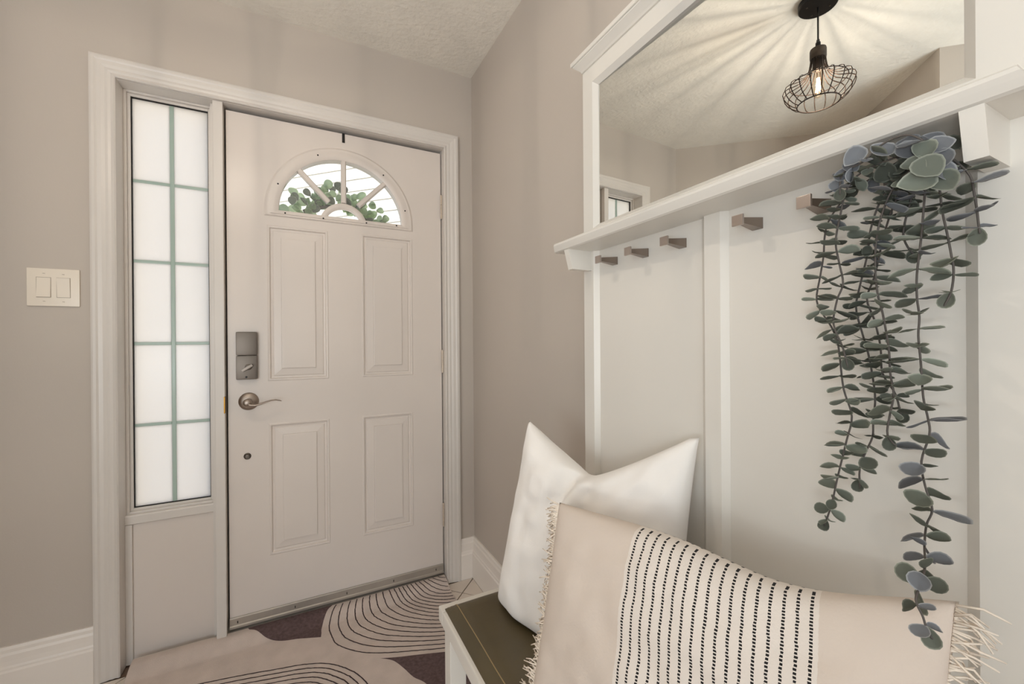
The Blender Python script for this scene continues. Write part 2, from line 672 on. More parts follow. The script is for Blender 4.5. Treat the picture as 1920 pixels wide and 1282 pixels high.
baseboard('baseboard_front', (-1.668, 0), (CAS_L, 0), (0, -1), 'tall white moulded baseboard left of the sidelight casing')
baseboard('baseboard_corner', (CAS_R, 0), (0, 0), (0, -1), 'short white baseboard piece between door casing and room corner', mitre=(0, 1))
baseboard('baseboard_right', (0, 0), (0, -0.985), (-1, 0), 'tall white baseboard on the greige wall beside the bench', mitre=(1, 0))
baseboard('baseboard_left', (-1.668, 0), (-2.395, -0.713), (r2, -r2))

# casing around door and sidelight, one mitred moulding
CP = [(0.0, 0.0), (0.0, 0.013), (0.004, 0.016), (0.009, 0.014), (0.014, 0.0125), (0.022, 0.0145), (0.030, 0.0135), (0.040, 0.0165),
      (0.052, 0.0175), (0.058, 0.0205), (0.066, 0.0205), (0.072, 0.0185), (0.072, 0.0)]
CW = 0.072
CP = [(t * (OPN_L - CAS_L) / CW, d) for t, d in CP]
CW = OPN_L - CAS_L
sc = (CAS_T - OPN_T) / CW
scr = (CAS_R - OPN_R) / CW
rings = [[(OPN_L - t, -d, 0.0) for t, d in CP], [(OPN_L - t, -d, OPN_T + t * sc) for t, d in CP],
         [(OPN_R + t * scr, -d, OPN_T + t * sc) for t, d in CP], [(OPN_R + t * scr, -d, 0.0) for t, d in CP]]
bm = bmesh.new()
for a, b in ((0, 1), (1, 2), (2, 3)):
    loft(bm, [rings[a], rings[b]], caps=True)
obj('trim_1', bm, TRIM, kind='structure', label='wide white moulded casing around entry door and sidelight', cat='casing')

# jambs, head, mullion post between sidelight and door, door stops
frame = thing('trim_2', 'white door frame jambs and mullion post between sidelight and door', 'door frame', (-0.6, 0.06, 0), kind='structure')
obj('jamb', B(RO_L, OPN_L, 0.0, 0.14, 0, RO_T), TRIM, frame)
obj('jamb', B(OPN_R - 0.0005, RO_R, 0.0, 0.14, 0, RO_T), TRIM, frame)
obj('head_jamb', B(OPN_L, OPN_R - 0.0005, 0.0, 0.14, OPN_T - 0.001, RO_T), TRIM, frame)
bm = B(-1.0548, -1.0225, -0.001, 0.14, 0, OPN_T - 0.001, 0.003)
box(bm, -1.0665, -1.0548, 0.030, 0.14, 0, OPN_T - 0.001)
obj('mullion_post', bm, TRIM, frame)
bm = bmesh.new()
box(bm, -1.0232, XL + 0.012, 0.079, 0.09, 0.03, OPN_T)
box(bm, XR - 0.012, OPN_R, 0.079, 0.09, 0.03, OPN_T)
box(bm, XL, XR, 0.079, 0.09, ZT - 0.012, OPN_T)
obj('weatherstrip', bm, DARK, frame, label='dark rubber weatherstrip')
obj('strike_plate', B(-1.0262, -1.0222, -0.003, 0.024, 0.888, 0.952, 0.001), BRASS, frame, label='brass strike plate')
bm = extrude_poly(bmesh.new(), [(0.016, -0.004), (0.024, 0.030), (0.14, 0.034), (0.14, -0.004)], 'x', -1.0232, OPN_R)
obj('threshold', bm, ALU, frame, label='dull metal threshold')

# ------------------------------------------------------------------ sidelight
win = thing('window_1', 'frosted sidelight window with grey green grille bars left of the door', 'window', (-1.19, 0.05, 0), kind='structure')
GL, GR, GB, GT = -1.3117, -1.0793, 0.5545, 2.0656
bm = bmesh.new()   # stepped frame: outer stop and inner glazing bead
for (s0, s1, y0, y1) in ((0.0173, 0.009, 0.056, 0.12), (0.009, 0.0, 0.067, 0.12)):
    l0, l1 = GL - s0, GL - s1
    rgt0, rgt1 = GR + s1 * 0.68, GR + s0 * 0.68
    tp0, tp1 = GT + s1, GT + s0
    bt0, bt1 = GB - s0, GB - s1
    box(bm, l0, l1, y0, y1, bt0, tp1, 0.0015)
    box(bm, rgt0, rgt1, y0, y1, bt0, tp1, 0.0015)
    box(bm, l1, rgt0, y0, y1, tp0, tp1, 0.0015)
    box(bm, l1, rgt0, y0, y1, bt0, bt1, 0.0015)
obj('glazing_frame', bm, TRIM, win)
bm = bmesh.new()
e = 0.0022
for a in ((GL, GL + e, GB, GT), (GR - e, GR, GB, GT), (GL + e, GR - e, GT - e, GT), (GL + e, GR - e, GB, GB + e)):
    box(bm, a[0], a[1], 0.072, 0.09, a[2], a[3])
obj('glazing_seal', bm, DARK, win, label='thin black glazing seal')
MX = -1.1945
MZ = [0.8555, 1.158, 1.464, 1.761]
obj('muntin', B(MX - 0.0066, MX + 0.0066, 0.078, 0.086, GB + e, GT - e, 0.002), MUNTIN, win)
for z in MZ:
    for (a, b) in ((GL + e, MX - 0.0066), (MX + 0.0066, GR - e)):
        obj('muntin', B(a, b, 0.0785, 0.0855, z - 0.0055, z + 0.0055, 0.002), MUNTIN, win)
zs = [GB + e] + MZ + [GT - e]
for k in range(5):
    za = zs[k] + (0.0055 if k else 0)
    zb = zs[k + 1] - (0.0055 if k < 4 else 0)
    for (a, b) in ((GL + e, MX - 0.0066), (MX + 0.0066, GR - e)):
        obj('pane', B(a, b, 0.080, 0.084, za, zb), FROST, win)
bm = extrude_poly(bmesh.new(), [(0.040, 0.5330), (0.043, 0.5375), (0.12, 0.5375), (0.12, 0.503), (0.0445, 0.503), (0.0405, 0.506)],
                  'x', OPN_L, -1.0665)
obj('sill', bm, TRIM, win)
obj('kick_panel', B(-1.3095, -1.066, 0.050, 0.09, 0.0, 0.503, 0.001), DOORP, win)
bm = bmesh.new()
box(bm, OPN_L, -1.3095, 0.040, 0.09, 0.0, 0.503, 0.0015)
box(bm, -1.066, -1.0635, 0.046, 0.09, 0.0, 0.503)
box(bm, -1.3095, -1.066, 0.044, 0.051, 0.0, 0.014, 0.003)
obj('panel_stop', bm, TRIM, win)

# ------------------------------------------------------------------ entry door
door = thing('door_1', 'white panelled entry door with arched fanlight, keypad deadbolt and lever handle', 'door', (-0.585, 0.05, 0.04), kind='structure')
FC, FB, FR = -0.5895, 1.7005, 0.2490          # fanlight centre x, glass base z, glass radius
PANELS = [(-0.8815, -0.6540, 1.0020, 1.6370), (-0.5190, -0.2915, 1.0020, 1.6410),
          (-0.8800, -0.6530, 0.2940, 0.8305), (-0.5200, -0.2935, 0.2940, 0.8290)]
NA = 40


def arc(cx, cz, r, a0=0.0, a1=math.pi, n=NA):
    return [(cx + r * math.cos(a0 + (a1 - a0) * k / n), cz + r * math.sin(a0 + (a1 - a0) * k / n)) for k in range(n + 1)]


rect = [(XL, ZB), (XR, ZB), (XR, ZT), (XL, ZT)]
hole = arc(FC, FB - 0.004, FR + 0.006)
bm = bmesh.new()
pan = [[(a, c), (b, c), (b, d), (a, d)] for a, b, c, d in PANELS]
vf = face_holes(bm, rect, pan + [hole], lambda x, z: (x, YD, z))
vb = face_holes(bm, rect, [hole], lambda x, z: (x, YD + 0.045, z))
for k in range(4):
    bm.faces.new((vf[k], vf[(k + 1) % 4], vb[(k + 1) % 4], vb[k]))
nh = len(hole)
hf, hb = vf[4 + 16:], vb[4:]
for k in range(nh):
    bm.faces.new((hf[k], hf[(k + 1) % nh], hb[(k + 1) % nh], hb[k]))
obj('slab', bm, DOORP, door)
PP = [(0, 0), (0.004, -0.0022), (0.009, -0.0015), (0.0125, 0.0055), (0.019, 0.0062), (0.023, 0.0035), (0.049, 0.0012), (0.0500, 0.0016), (0.0508, -0.0026), (0.0540, -0.0032)]
for (a, b, c, d) in PANELS:
    bm = bmesh.new()
    prev = None
    for ins, dep in PP:
        ring = [bm.verts.new((x, YD + dep, z)) for x, z in ((a + ins, c + ins), (b - ins, c + ins), (b - ins, d - ins), (a + ins, d - ins))]
        if prev:
            for k in range(4):
                bm.faces.new((prev[k], prev[(k + 1) % 4], ring[(k + 1) % 4], ring[k]))
        prev = ring
    bm.faces.new(prev)
    obj('panel', bm, DOORP, door)

# fanlight: moulded frame, spokes, hub arch, five panes
fan = None
FP = [(FR, 0.0, 0.018), (FR, 0.0, -0.004), (FR + 0.006, 0.007, -0.008), (FR + 0.024, 0.014, -0.009), (FR + 0.034, 0.0165, -0.0055),
      (FR + 0.044, 0.022, -0.0065), (FR + 0.052, 0.026, -0.001), (FR + 0.052, 0.026, 0.0)]
bm = bmesh.new()
rings = []
for k in range(NA + 1):
    a = math.pi * k / NA
    rings.append([(FC + r * math.cos(a), YD + dep, FB + r * math.sin(a)) for r, dn, dep in FP])
loft(bm, rings, caps=True)
loft(bm, [[(FC - r, YD + dep, FB - dn) for r, dn, dep in FP], [(FC + r, YD + dep, FB - dn) for r, dn, dep in FP]], caps=True)
# close the small wedge under the arch ends
for s in (-1, 1):
    loft(bm, [[(FC + s * r, YD + dep, FB) for r, dn, dep in FP], [(FC + s * r, YD + dep, FB - dn) for r, dn, dep in FP]], caps=False)
fan = obj('fanlight_frame', bm, DOORP, door, smooth='auto')
HUB0, HUB1 = 0.072, 0.094
hubz = FB - 0.036
bm = bmesh.new()
a0 = math.asin(0.036 / HUB1)
rings = []
for k in range(25):
    t = k / 24
    a = a0 + (math.pi - 2 * a0) * t
    rings.append([(FC + r * math.cos(a) * 1.03, YD + y, hubz + r * math.sin(a) * 1.08 - 0.004) for r, y in
                  ((HUB0 + 0.002, 0.018), (HUB0, 0.0), (HUB0 + 0.007, -0.005), (HUB1 - 0.005, -0.005), (HUB1 + 0.002, 0.0), (HUB1, 0.018))])
loft(bm, rings)
obj('hub_arch', bm, DOORP, door, smooth='auto')
for ang in (math.radians(46), math.pi / 2, math.radians(134)):
    c, s = math.cos(ang), math.sin(ang)
    ra, rb = (0.066 if abs(ang - math.pi / 2) < 0.1 else 0.088), FR + 0.004
    rings = []
    for r in (ra, rb):
        ring = []
        for w, y in ((-0.0105, 0.018), (-0.0105, 0.0), (-0.006, -0.005), (0.006, -0.005), (0.0105, 0.0), (0.0105, 0.018)):
            ring.append((FC + r * c - w * s, YD + y, FB + r * s + w * c))
        rings.append(ring)
    obj('spoke', loft(bmesh.new(), rings), DOORP, door)
# panes, cut by the spokes and the hub
RG = FR + 0.004
cuts = [0, math.radians(46), math.pi / 2, math.radians(134), math.pi]
for k in range(4):
    a, b = cuts[k], cuts[k + 1]
    poly = arc(FC, FB, RG, a, b, 14) + arc(FC, FB, 0.062, b, a, 8)
    obj('pane', extrude_poly(bmesh.new(), poly, 'y', YD + 0.015, YD + 0.019), GLASS, door)
obj('pane', extrude_poly(bmesh.new(), arc(FC, FB - 0.003, 0.0615, 0, math.pi, 14), 'y', YD + 0.015, YD + 0.019), GLASS, door)
for (x, z) in [(FC + 0.272 * math.cos(math.radians(q)), FB + 0.272 * math.sin(math.radians(q))) for q in (14, 52, 98, 112, 157)] + \
        [(-0.815, 1.6905), (-0.672, 1.687), (-0.497, 1.689), (-0.365, 1.693)]:
    if abs(x - (FC + 0.272 * math.cos(math.radians(98)))) < 1e-6:
        continue
    obj('screw', lathe(bmesh.new(), [(0.0034, 0.0), (0.0034, -0.0006)], (x, YD - 0.0088, z), 'y', 10), DARK, door, label='dark screw head')

# locks, lever, hinges, sweep
bolt = obj('deadbolt', B(-0.9877, -0.9160, YD - 0.024, YD, 1.0135, 1.1085, 0.0065), NICKEL, door, smooth='auto', label='brushed nickel deadbolt escutcheon')
obj('battery_cover', B(-0.9877, -0.9160, YD - 0.026, YD, 1.1090, 1.2015, 0.007), NICKEL, bolt, smooth='auto')
obj('thumb_turn_base', lathe(bmesh.new(), [(0.012, 0), (0.012, -0.004), (0.010, -0.005)], (-0.9455, YD - 0.024, 1.063), 'y', 20), NICKEL, bolt, smooth='auto')
bm = B(-0.021, 0.021, -0.014, 0.0, -0.0052, 0.0052, 0.0025)
bmesh.ops.rotate(bm, verts=bm.verts[:], cent=(0, 0, 0), matrix=Matrix.Rotation(math.radians(-33), 3, 'Y'))
bmesh.ops.translate(bm, verts=bm.verts[:], vec=(-0.9485, YD - 0.0285, 1.060))
obj('thumb_turn', bm, mat("pale nickel", srgb(150, 141, 133), 0.5, metal=1.0), bolt, smooth='auto')
obj('screw', lathe(bmesh.new(), [(0.004, 0), (0.004, -0.001), (0.002, -0.0016)], (-0.953, YD - 0.0238, 1.024), 'y', 12), BLACK, bolt)
lev = obj('lever_rosette', lathe(bmesh.new(), [(0.0350, 0), (0.0350, -0.003), (0.032, -0.008), (0.022, -0.0125), (0.016, -0.014), (0.016, -0.016)],
                                 (-0.9480, YD, 0.9255), 'y', 40), NICKEL2, door, smooth='auto')
bm = bmesh.new()
lathe(bm, [(0.0135, -0.013), (0.0125, -0.03), (0.0135, -0.042), (0.0155, -0.050), (0.0135, -0.058), (0.006, -0.061)], (-0.9480, YD, 0.9255), 'y', 28)
lp = [(-0.949, 0.922, 0.010), (-0.938, 0.9165, 0.0095), (-0.922, 0.9150, 0.0075), (-0.904, 0.9185, 0.0060), (-0.886, 0.9250, 0.0050), (-0.868, 0.9300, 0.0045), (-0.852, 0.9310, 0.0042), (-0.838, 0.9275, 0.0035), (-0.832, 0.925, 0.002)]
rings = []
for i, (x, z, h) in enumerate(lp):
    yc = YD - 0.052 - 0.004 * math.sin(i / 8 * math.pi)
    a, bq = lp[max(i - 1, 0)], lp[min(i + 1, len(lp) - 1)]
    tx, tz = bq[0] - a[0], bq[1] - a[1]
    l = math.hypot(tx, tz)
    nx, nz = -tz / l, tx / l
    wy = 0.0095 - 0.004 * i / 8
    rings.append([(x + nx * h * 0.6 * math.cos(q), yc + wy * math.sin(q), z + nz * h * 0.6 * math.cos(q)) for q in [2 * math.pi * k / 12 for k in range(12)]])
loft(bm, rings)
obj('lever', bm, NICKEL2, lev, smooth=True)
obj('lock_cylinder', lathe(bmesh.new(), [(0.0130, 0), (0.0125, -0.003), (0.010, -0.0045), (0.0085, -0.0035), (0.0075, -0.0035), (0.0065, -0.0065), (0.003, -0.007)],
                           (-0.9538, YD, 0.7075), 'y', 28), NICKEL, door, smooth='auto', label='small round nickel lock cylinder')
for (z0, z1) in ((1.755, 1.863), (1.011, 1.114), (0.266, 0.372)):
    bm = bmesh.new()
    n = 5
    for k in range(n):
        za, zb = z0 + (z1 - z0) * k / n + 0.0005, z0 + (z1 - z0) * (k + 1) / n - 0.0005
        lathe(bm, [(0.0052, za), (0.0052, zb)], (-0.1507, 0.0225, 0), 'z', 14)
    lathe(bm, [(0.0038, z0 - 0.004), (0.0045, z0 - 0.002), (0.0036, z0 + 0.002)], (-0.1507, 0.0225, 0), 'z', 12)
    lathe(bm, [(0.0036, z1 - 0.002), (0.0045, z1 + 0.002), (0.0038, z1 + 0.004)], (-0.1507, 0.0225, 0), 'z', 12)
    obj('hinge', bm, mat("painted hinge", srgb(196, 182, 166), 0.4, metal=0.35), door, smooth='auto')
bm = extrude_poly(bmesh.new(), [(YD, 0.040), (YD - 0.010, 0.040), (YD - 0.010, 0.048), (YD - 0.0065, 0.052), (YD - 0.0065, 0.077), (YD - 0.004, 0.081), (YD, 0.081)], 'x', XL, XR)
swp = obj('door_sweep', bm, ALU, door, label='dull metal sweep along the door bottom')
for x in (-0.990, -0.790, -0.590, -0.390, -0.190):
    obj('screw', B(x - 0.0015, x + 0.0015, YD - 0.0078, YD - 0.006, 0.058, 0.067), BLACK, swp)

# ------------------------------------------------------------------ outside the door
obj('ground', B(-6.5, 4.0, 0.15, 9.0, -0.22, -0.12), CONCRETE, kind='structure')
sd = thing('wall_exterior', 'white lap siding wall seen through the fanlight', 'wall', (-1.2, 3.76, -0.12), kind='structure')
sd['kind'] = 'structure'
p0, p1 = Vector((1.3, 1.26)), Vector((-3.6, 6.16))
nn = Vector((-r2, -r2))
obj('sheathing', extrude_poly(bmesh.new(), [tuple(p0 - nn * 0.02), tuple(p1 - nn * 0.02), tuple(p1 - nn * 0.14), tuple(p0 - nn * 0.14)], 'z', -0.12, 4.35), SIDING, sd)
EX = 0.125
for k in range(35):
    z = -0.1 + k * EX
    prof = [(-0.02, z), (0.008, z), (0.009, z + 0.004), (-0.001, z + EX + 0.004), (-0.02, z + EX + 0.004)]
    rings = [[(*(p + nn * d), zz) for d, zz in prof] for p in (p0, p1)]
    obj('plank', loft(bmesh.new(), rings), SIDING, sd)

# ------------------------------------------------------------------ hall tree
TL_, TR_ = -0.987, -1.777
XF, XP = -0.062, -0.050
SHB, SHT = 1.397, 1.419
tree = thing('hall_tree', 'tall cream hall tree with framed mirror, shelf and row of coat hooks', 'hall tree', (0, -1.382, 0))


def plan_post(name, pts, z0, z1, m=TREE):
    return obj(name, extrude_poly(bmesh.new(), pts, 'z', z0, z1), m, tree)


for (a, b) in ((-1.0395, -1.3565), (-1.4130, -1.7240)):
    obj('panel', B(XP, -0.004, b, a, 0.0, SHB), TREE, tree)
W = -0.004
plan_post('stile', [(W, TL_), (XF, TL_), (XF, -1.0280), (XP - 0.0005, -1.0395), (W, -1.0395)], 0, SHB)
plan_post('stile', [(W, -1.3565), (XP - 0.0005, -1.3565), (XF, -1.3700), (XF, -1.4040), (XP - 0.0005, -1.4145), (W, -1.4145)], 0, SHB)
plan_post('stile', [(W, -1.7225), (XP - 0.0005, -1.7225), (XF, -1.7355), (XF, TR_), (W, TR_)], 0, SHB)
# mirror frame above the shelf
MT, MBZ = 1.8396, 1.4694
plan_post('mirror_stile', [(W, TL_), (XF, TL_), (XF, -1.0280), (XP, -1.0400), (W, -1.0400)], SHT, 1.894)
plan_post('mirror_stile', [(W, -1.7220), (XP, -1.7220), (XF, -1.7345), (XF, TR_), (W, TR_)], SHT, 1.894)
for name, prof in (('top_rail', [(W, 1.894), (XF, 1.894), (XF, MT + 0.0115), (XP, MT), (W, MT)]),
                   ('bottom_rail', [(W, SHT), (XF, SHT), (XF, MBZ - 0.0115), (XP, MBZ), (W, MBZ)])):
    # mitred into the stiles
    s = 1 if name == 'top_rail' else -1
    rings = []
    for (yf, yb) in ((-1.0280, -1.0400), (-1.7345, -1.7220)):
        rings.append([(x, yb if x > XF else yf, z) if abs(z - (MT if s == 1 else MBZ)) < 0.02 else (x, yf, z) for x, z in prof])
    obj(name, loft(bmesh.new(), rings), TREE, tree)


def mir_x(y, z):
    return -0.0424 - 0.0248 * (y + 1.3) + 0.0026 * (z - 1.9)


bm = bmesh.new()
ring0 = [(mir_x(y, z), y, z) for y, z in ((-1.0385, MBZ - 0.002), (-1.7235, MBZ - 0.002), (-1.7235, MT + 0.002), (-1.0385, MT + 0.002))]
loft(bm, [ring0, [(x + 0.004, y, z) for x, y, z in ring0]])
obj('mirror_glass', bm, MIRROR, tree, label='clear mirror reflecting ceiling and pendant lamp')
obj('backing_board', B(-0.022, W, TR_ + 0.01, TL_ - 0.01, SHT, 1.89), TREE, tree)
# shelf with a shaped front edge
SP = [(W, SHB), (-0.137, SHB), (-0.1415, 1.3990), (-0.1465, 1.4065), (-0.1500, 1.4125), (-0.1505, 1.4165), (-0.1480, SHT), (W, SHT)]
rings = []
for y, s in ((-0.9715, -1), (-1.7845, 1)):
    rings.append([(x, y + s * (0.0115 * min(1, max(0, (1.4165 - z) / 0.0195)) * -1), z) for x, z in SP])
obj('shelf', loft(bmesh.new(), rings), TREE, tree)
for (a, b) in ((-1.021, -1.0025), (-1.7605, -1.7415)):
    obj('corbel', extrude_poly(bmesh.new(), [(XF, SHB), (-0.1385, SHB), (-0.1250, 1.3456), (XF, 1.3456)], 'y', a, b), TREE, tree)
# crown
for name, prof in (('crown_moulding', [(W, 1.894), (-0.0665, 1.894), (-0.0700, 1.8975), (-0.0860, 1.9100), (-0.0868, 1.9127), (W, 1.9127)]),
                   ('crown_cap', [(W, 1.9127), (-0.0895, 1.9127), (-0.0910, 1.9142), (-0.0910, 1.9232), (W, 1.9232)])):
    rings = []
    for y, s in ((TL_, 1), (TR_, -1)):
        rings.append([(x, y + s * max(0, -0.0735 - (x if x < -0.01 else (-0.0665 if z < 1.9 else -0.0868 if z < 1.913 else -0.0910))) * 1.0, z) for x, z in prof])
    obj(name, loft(bmesh.new(), rings), TREE, tree)
# hooks screwed through the panel: flared posts with square faces
for y in (-1.1007, -1.2048, -1.3095, -1.4685, -1.5718, -1.6750):
    z = 1.3580
    bm = bmesh.new()
    rings = []
    for x, h, dz in ((XP, 0.0095, 0.0), (-0.102, 0.0042, 0.0)):
        rings.append([(x, y + a * h, z + dz + b * h) for a, b in ((-1, -1), (1, -1), (1, 1), (-1, 1))])
    loft(bm, rings)
    hk = obj('coat_hook', bm, BRONZE, tree, label='brushed nickel square coat hook')
    obj('face_plate', B(-0.1065, -0.102, y - 0.0098, y + 0.0098, z - 0.0092, z + 0.0088, 0.0007), PLATE, hk)

# ------------------------------------------------------------------ bench
BT = 0.480
BX0, BX1, BY0, BY1 = -0.4525, -0.066, -1.800, -0.884
bench = thing('bench', 'cream painted bench with olive brown leather seat below the hall tree', 'bench', ((BX0 + BX1) / 2, (BY0 + BY1) / 2, 0))
RW, RH = 0.030, 0.036
bm = B(BX0, BX1, BY1 - RW, BY1, BT - RH, BT, 0.004)
obj('end_rail', bm, TREE, bench)
obj('end_rail', B(BX0, BX1, BY0, BY0 + RW, BT - RH, BT, 0.004), TREE, bench)
obj('front_rail', B(BX0, BX0 + RW, BY0 + RW, BY1 - RW, BT - RH, BT, 0.004), TREE, bench)
obj('back_rail', B(BX1 - RW, BX1, BY0 + RW, BY1 - RW, BT - RH, BT, 0.004), TREE, bench)
for x in (BX0 + 0.012, BX1 - 0.054):
    for y in (BY1 - 0.054, BY0 + 0.012):
        obj('leg', B(x, x + 0.042, y, y + 0.042, 0.0, BT - RH, 0.003), TREE, bench)
obj('apron', B(BX0 + 0.020, BX0 + 0.038, BY0 + 0.054, BY1 - 0.054, BT - RH - 0.022, BT - RH, 0.002), TREE, bench)
obj('apron', B(BX0 + 0.054, BX1 - 0.054, BY1 - 0.040, BY1 - 0.022, BT - RH - 0.022, BT - RH, 0.002), TREE, bench)
obj('seat_board', B(BX0 + RW, BX1 - RW, BY0 + RW, BY1 - RW, BT - 0.03, BT - 0.012), TREE, bench)
# leather seat pad: domed pad that overlaps the front rail
bm = bmesh.new()
cx0, cx1, cy0, cy1 = BX0 + 0.010, BX1 - 0.008, BY0 + 0.008, BY1 - 0.022
NX, NY = 26, 44


def pad_z(u, v):
    d = min(u * (cx1 - cx0), (1 - u) * (cx1 - cx0), v * (cy1 - cy0), (1 - v) * (cy1 - cy0))
    s = min(1.0, d / 0.045)
    z = BT + 0.001 + 0.021 * (1 - (1 - s) ** 2.2)
    z += 0.0012 * noise.noise(Vector((u * 5, v * 9, 0)))
    return z


gr = []
for i in range(NX + 1):
    ui = i / NX
    u = 0.5 - 0.5 * math.cos(math.pi * ui)
    row = []
    for j in range(NY + 1):
        v = 0.5 - 0.5 * math.cos(math.pi * j / NY)
        x, y = cx0 + u * (cx1 - cx0), cy0 + v * (cy1 - cy0)
        # rounded front corner
        row.append(bm.verts.new((x, y, pad_z(u, v))))
    gr.append(row)
for i in range(NX):
    for j in range(NY):
        bm.faces.new((gr[i][j], gr[i + 1][j], gr[i + 1][j + 1], gr[i][j + 1]))
per = [gr[i][0] for i in range(NX + 1)] + [gr[NX][j] for j in range(1, NY + 1)] + [gr[i][NY] for i in range(NX - 1, -1, -1)] + [gr[0][j] for j in range(NY - 1, 0, -1)]
low = [bm.verts.new((v.co.x, v.co.y, BT - 0.0005)) for v in per]
for k in range(len(per)):
    bm.faces.new((per[k], low[k], low[(k + 1) % len(per)], per[(k + 1) % len(per)]))
pad = obj('seat_pad', bm, LEATHER, bench, smooth=True, label='olive brown leather seat pad with stitched front seam')
xs = BX0 + 0.0345
pts = []
for j in range(60):
    v = 0.004 + 0.992 * j / 59
    y = cy0 + v * (cy1 - cy0)
    pts.append((xs, y, pad_z((xs - cx0) / (cx1 - cx0), v) + 0.0003))
obj('seam', tube(bmesh.new(), pts, 0.0011, 5), SEAM, pad, label='pale stitched seam')

# ------------------------------------------------------------------ cushions


def cushion(name, A, Bq, C, D, thick, m, parent, pinch=0.05, dent=None, nu=56, nv=48, facing=(-1, -0.6, 0), wr=0.004, seed=0, power=0.42, belly=0.0):
    """Stuffed square: A bottom left, Bq bottom right, C top right, D top left, seen from its front."""
    A, Bq, C, D = (Vector(p) for p in (A, Bq, C, D))
    n = (Bq - A).cross(D - A).normalized()
    if n.dot(Vector(facing)) < 0:
        n = -n
    bm = bmesh.new()
    uvl = bm.loops.layers.uv.new("UVMap")

    def P(u, v, side):
        # u, v in -1..1
        pu = u * (1 - pinch * (1 - v * v) * abs(u) ** 3)
        pv = v * (1 - pinch * (1 - u * u) * abs(v) ** 3)
        s, t = (pu + 1) / 2, (pv + 1) / 2
        p = A * (1 - s) * (1 - t) + Bq * s * (1 - t) + C * s * t + D * (1 - s) * t
        th = thick * max(0.0, (1 - u * u) * (1 - v * v)) ** power
        th *= 1 + belly * max(0.0, -v) ** 0.7
        if dent:
            du, wd, depth = dent
            d_ = abs(u - du) / (wd if u > du else wd * 0.95)
            g = max(0.0, 1 - math.sqrt(d_ * d_ + 0.01) ) if wd > 0.6 else math.exp(-d_ * d_)
            up = (D - A) * 0.5 + (C - Bq) * 0.5
            p = p - up * (depth * g * max(0, (v + 0.3) / 1.3) ** 1.5)
            if wd > 0.6:
                th *= 1 - 0.45 * math.exp(-((u - du - 0.1 * (1 - v)) / 0.2) ** 2) * max(0, (v + 0.4) / 1.4)
        q = Vector((u * 2.3 + seed, v * 2.3 - seed, side * 1.7))
        w = wr * noise.noise(q) + wr * 0.6 * noise.noise(q * 2.7)
        env = max(0, (1 - abs(u) ** 6) * (1 - abs(v) ** 6))
        q = p + n * (side * th + w * env * (1 if side > 0 else -1))
        if belly and side > 0:
            q.z -= 0.035 * max(0.0, -v) * min(1.0, th / 0.05)
        if belly and side > 0:
            s_ = (u - (-0.10 - 0.14 * (1 - v))) / 0.12
            q += n * (0.07 * s_ * math.exp(-s_ * s_) * max(0.0, min(1.0, (v + 0.15) / 0.6)) * (1 - max(0, v) ** 8))
        q.z = max(q.z, 0.5035)
        return q
    grid = {}
    for side in (1, -1):
        for i in range(nu + 1):
            for j in range(nv + 1):
                edge = i in (0, nu) or j in (0, nv)
                if side == -1 and edge:
                    grid[(side, i, j)] = grid[(1, i, j)]
                    continue
                u = -math.cos(math.pi * i / nu) * 0.5 + (i / nu * 2 - 1) * 0.5
                v = -math.cos(math.pi * j / nv) * 0.5 + (j / nv * 2 - 1) * 0.5
                grid[(side, i, j)] = bm.verts.new(P(u, v, side))
        for i in range(nu):
            for j in range(nv):
                q = [(i, j), (i + 1, j), (i + 1, j + 1), (i, j + 1)]
                f = bm.faces.new([grid[(side, a, b)] for a, b in q])
                for l, (a, b) in zip(f.loops, q):
                    l[uvl].uv = ((-math.cos(math.pi * a / nu) * 0.5 + (a / nu * 2 - 1) * 0.5 + 1) / 2,
                                 (-math.cos(math.pi * b / nv) * 0.5 + (b / nv * 2 - 1) * 0.5 + 1) / 2)
    o = obj(name, bm, m, parent, smooth=True)
    return o, P, n


wc = dict(A=(-0.318, -0.962, 0.512), B=(-0.155, -1.390, 0.505), C=(-0.082, -1.372, 0.968), D=(-0.246, -0.999, 0.958))
ct = (Vector(wc['A']) + Vector(wc['B']) + Vector(wc['C']) + Vector(wc['D'])) / 4
white = thing('cushion', 'plain white linen cushion with chopped top standing behind the striped one', 'cushion', (ct.x, ct.y, 0.503), 'cushions on the bench')
cushion('cover', wc['A'], wc['B'], wc['C'], wc['D'], 0.078, LINEN, white, pinch=0.07, dent=(-0.08, 1.0, 0.225), wr=0.013, seed=3.1, power=0.38, belly=0.35)

lc = dict(A=(-0.405, -1.278, 0.512), B=(-0.235, -1.762, 0.512), C=(-0.138, -1.740, 0.882), D=(-0.330, -1.262, 0.852))
ct = (Vector(lc['A']) + Vector(lc['B']) + Vector(lc['C']) + Vector(lc['D'])) / 4
lum = thing('cushion', 'cream cotton cushion with a band of black dashed stripes and fringed ends', 'cushion', (ct.x, ct.y, 0.503), 'cushions on the bench')
_, LP, LN = cushion('cover', lc['A'], lc['B'], lc['C'], lc['D'], 0.066, STRIPED, lum, pinch=0.035, dent=(0.42, 0.48, 0.082), wr=0.009, seed=8.4, nu=72)
rnd = random.Random(4)


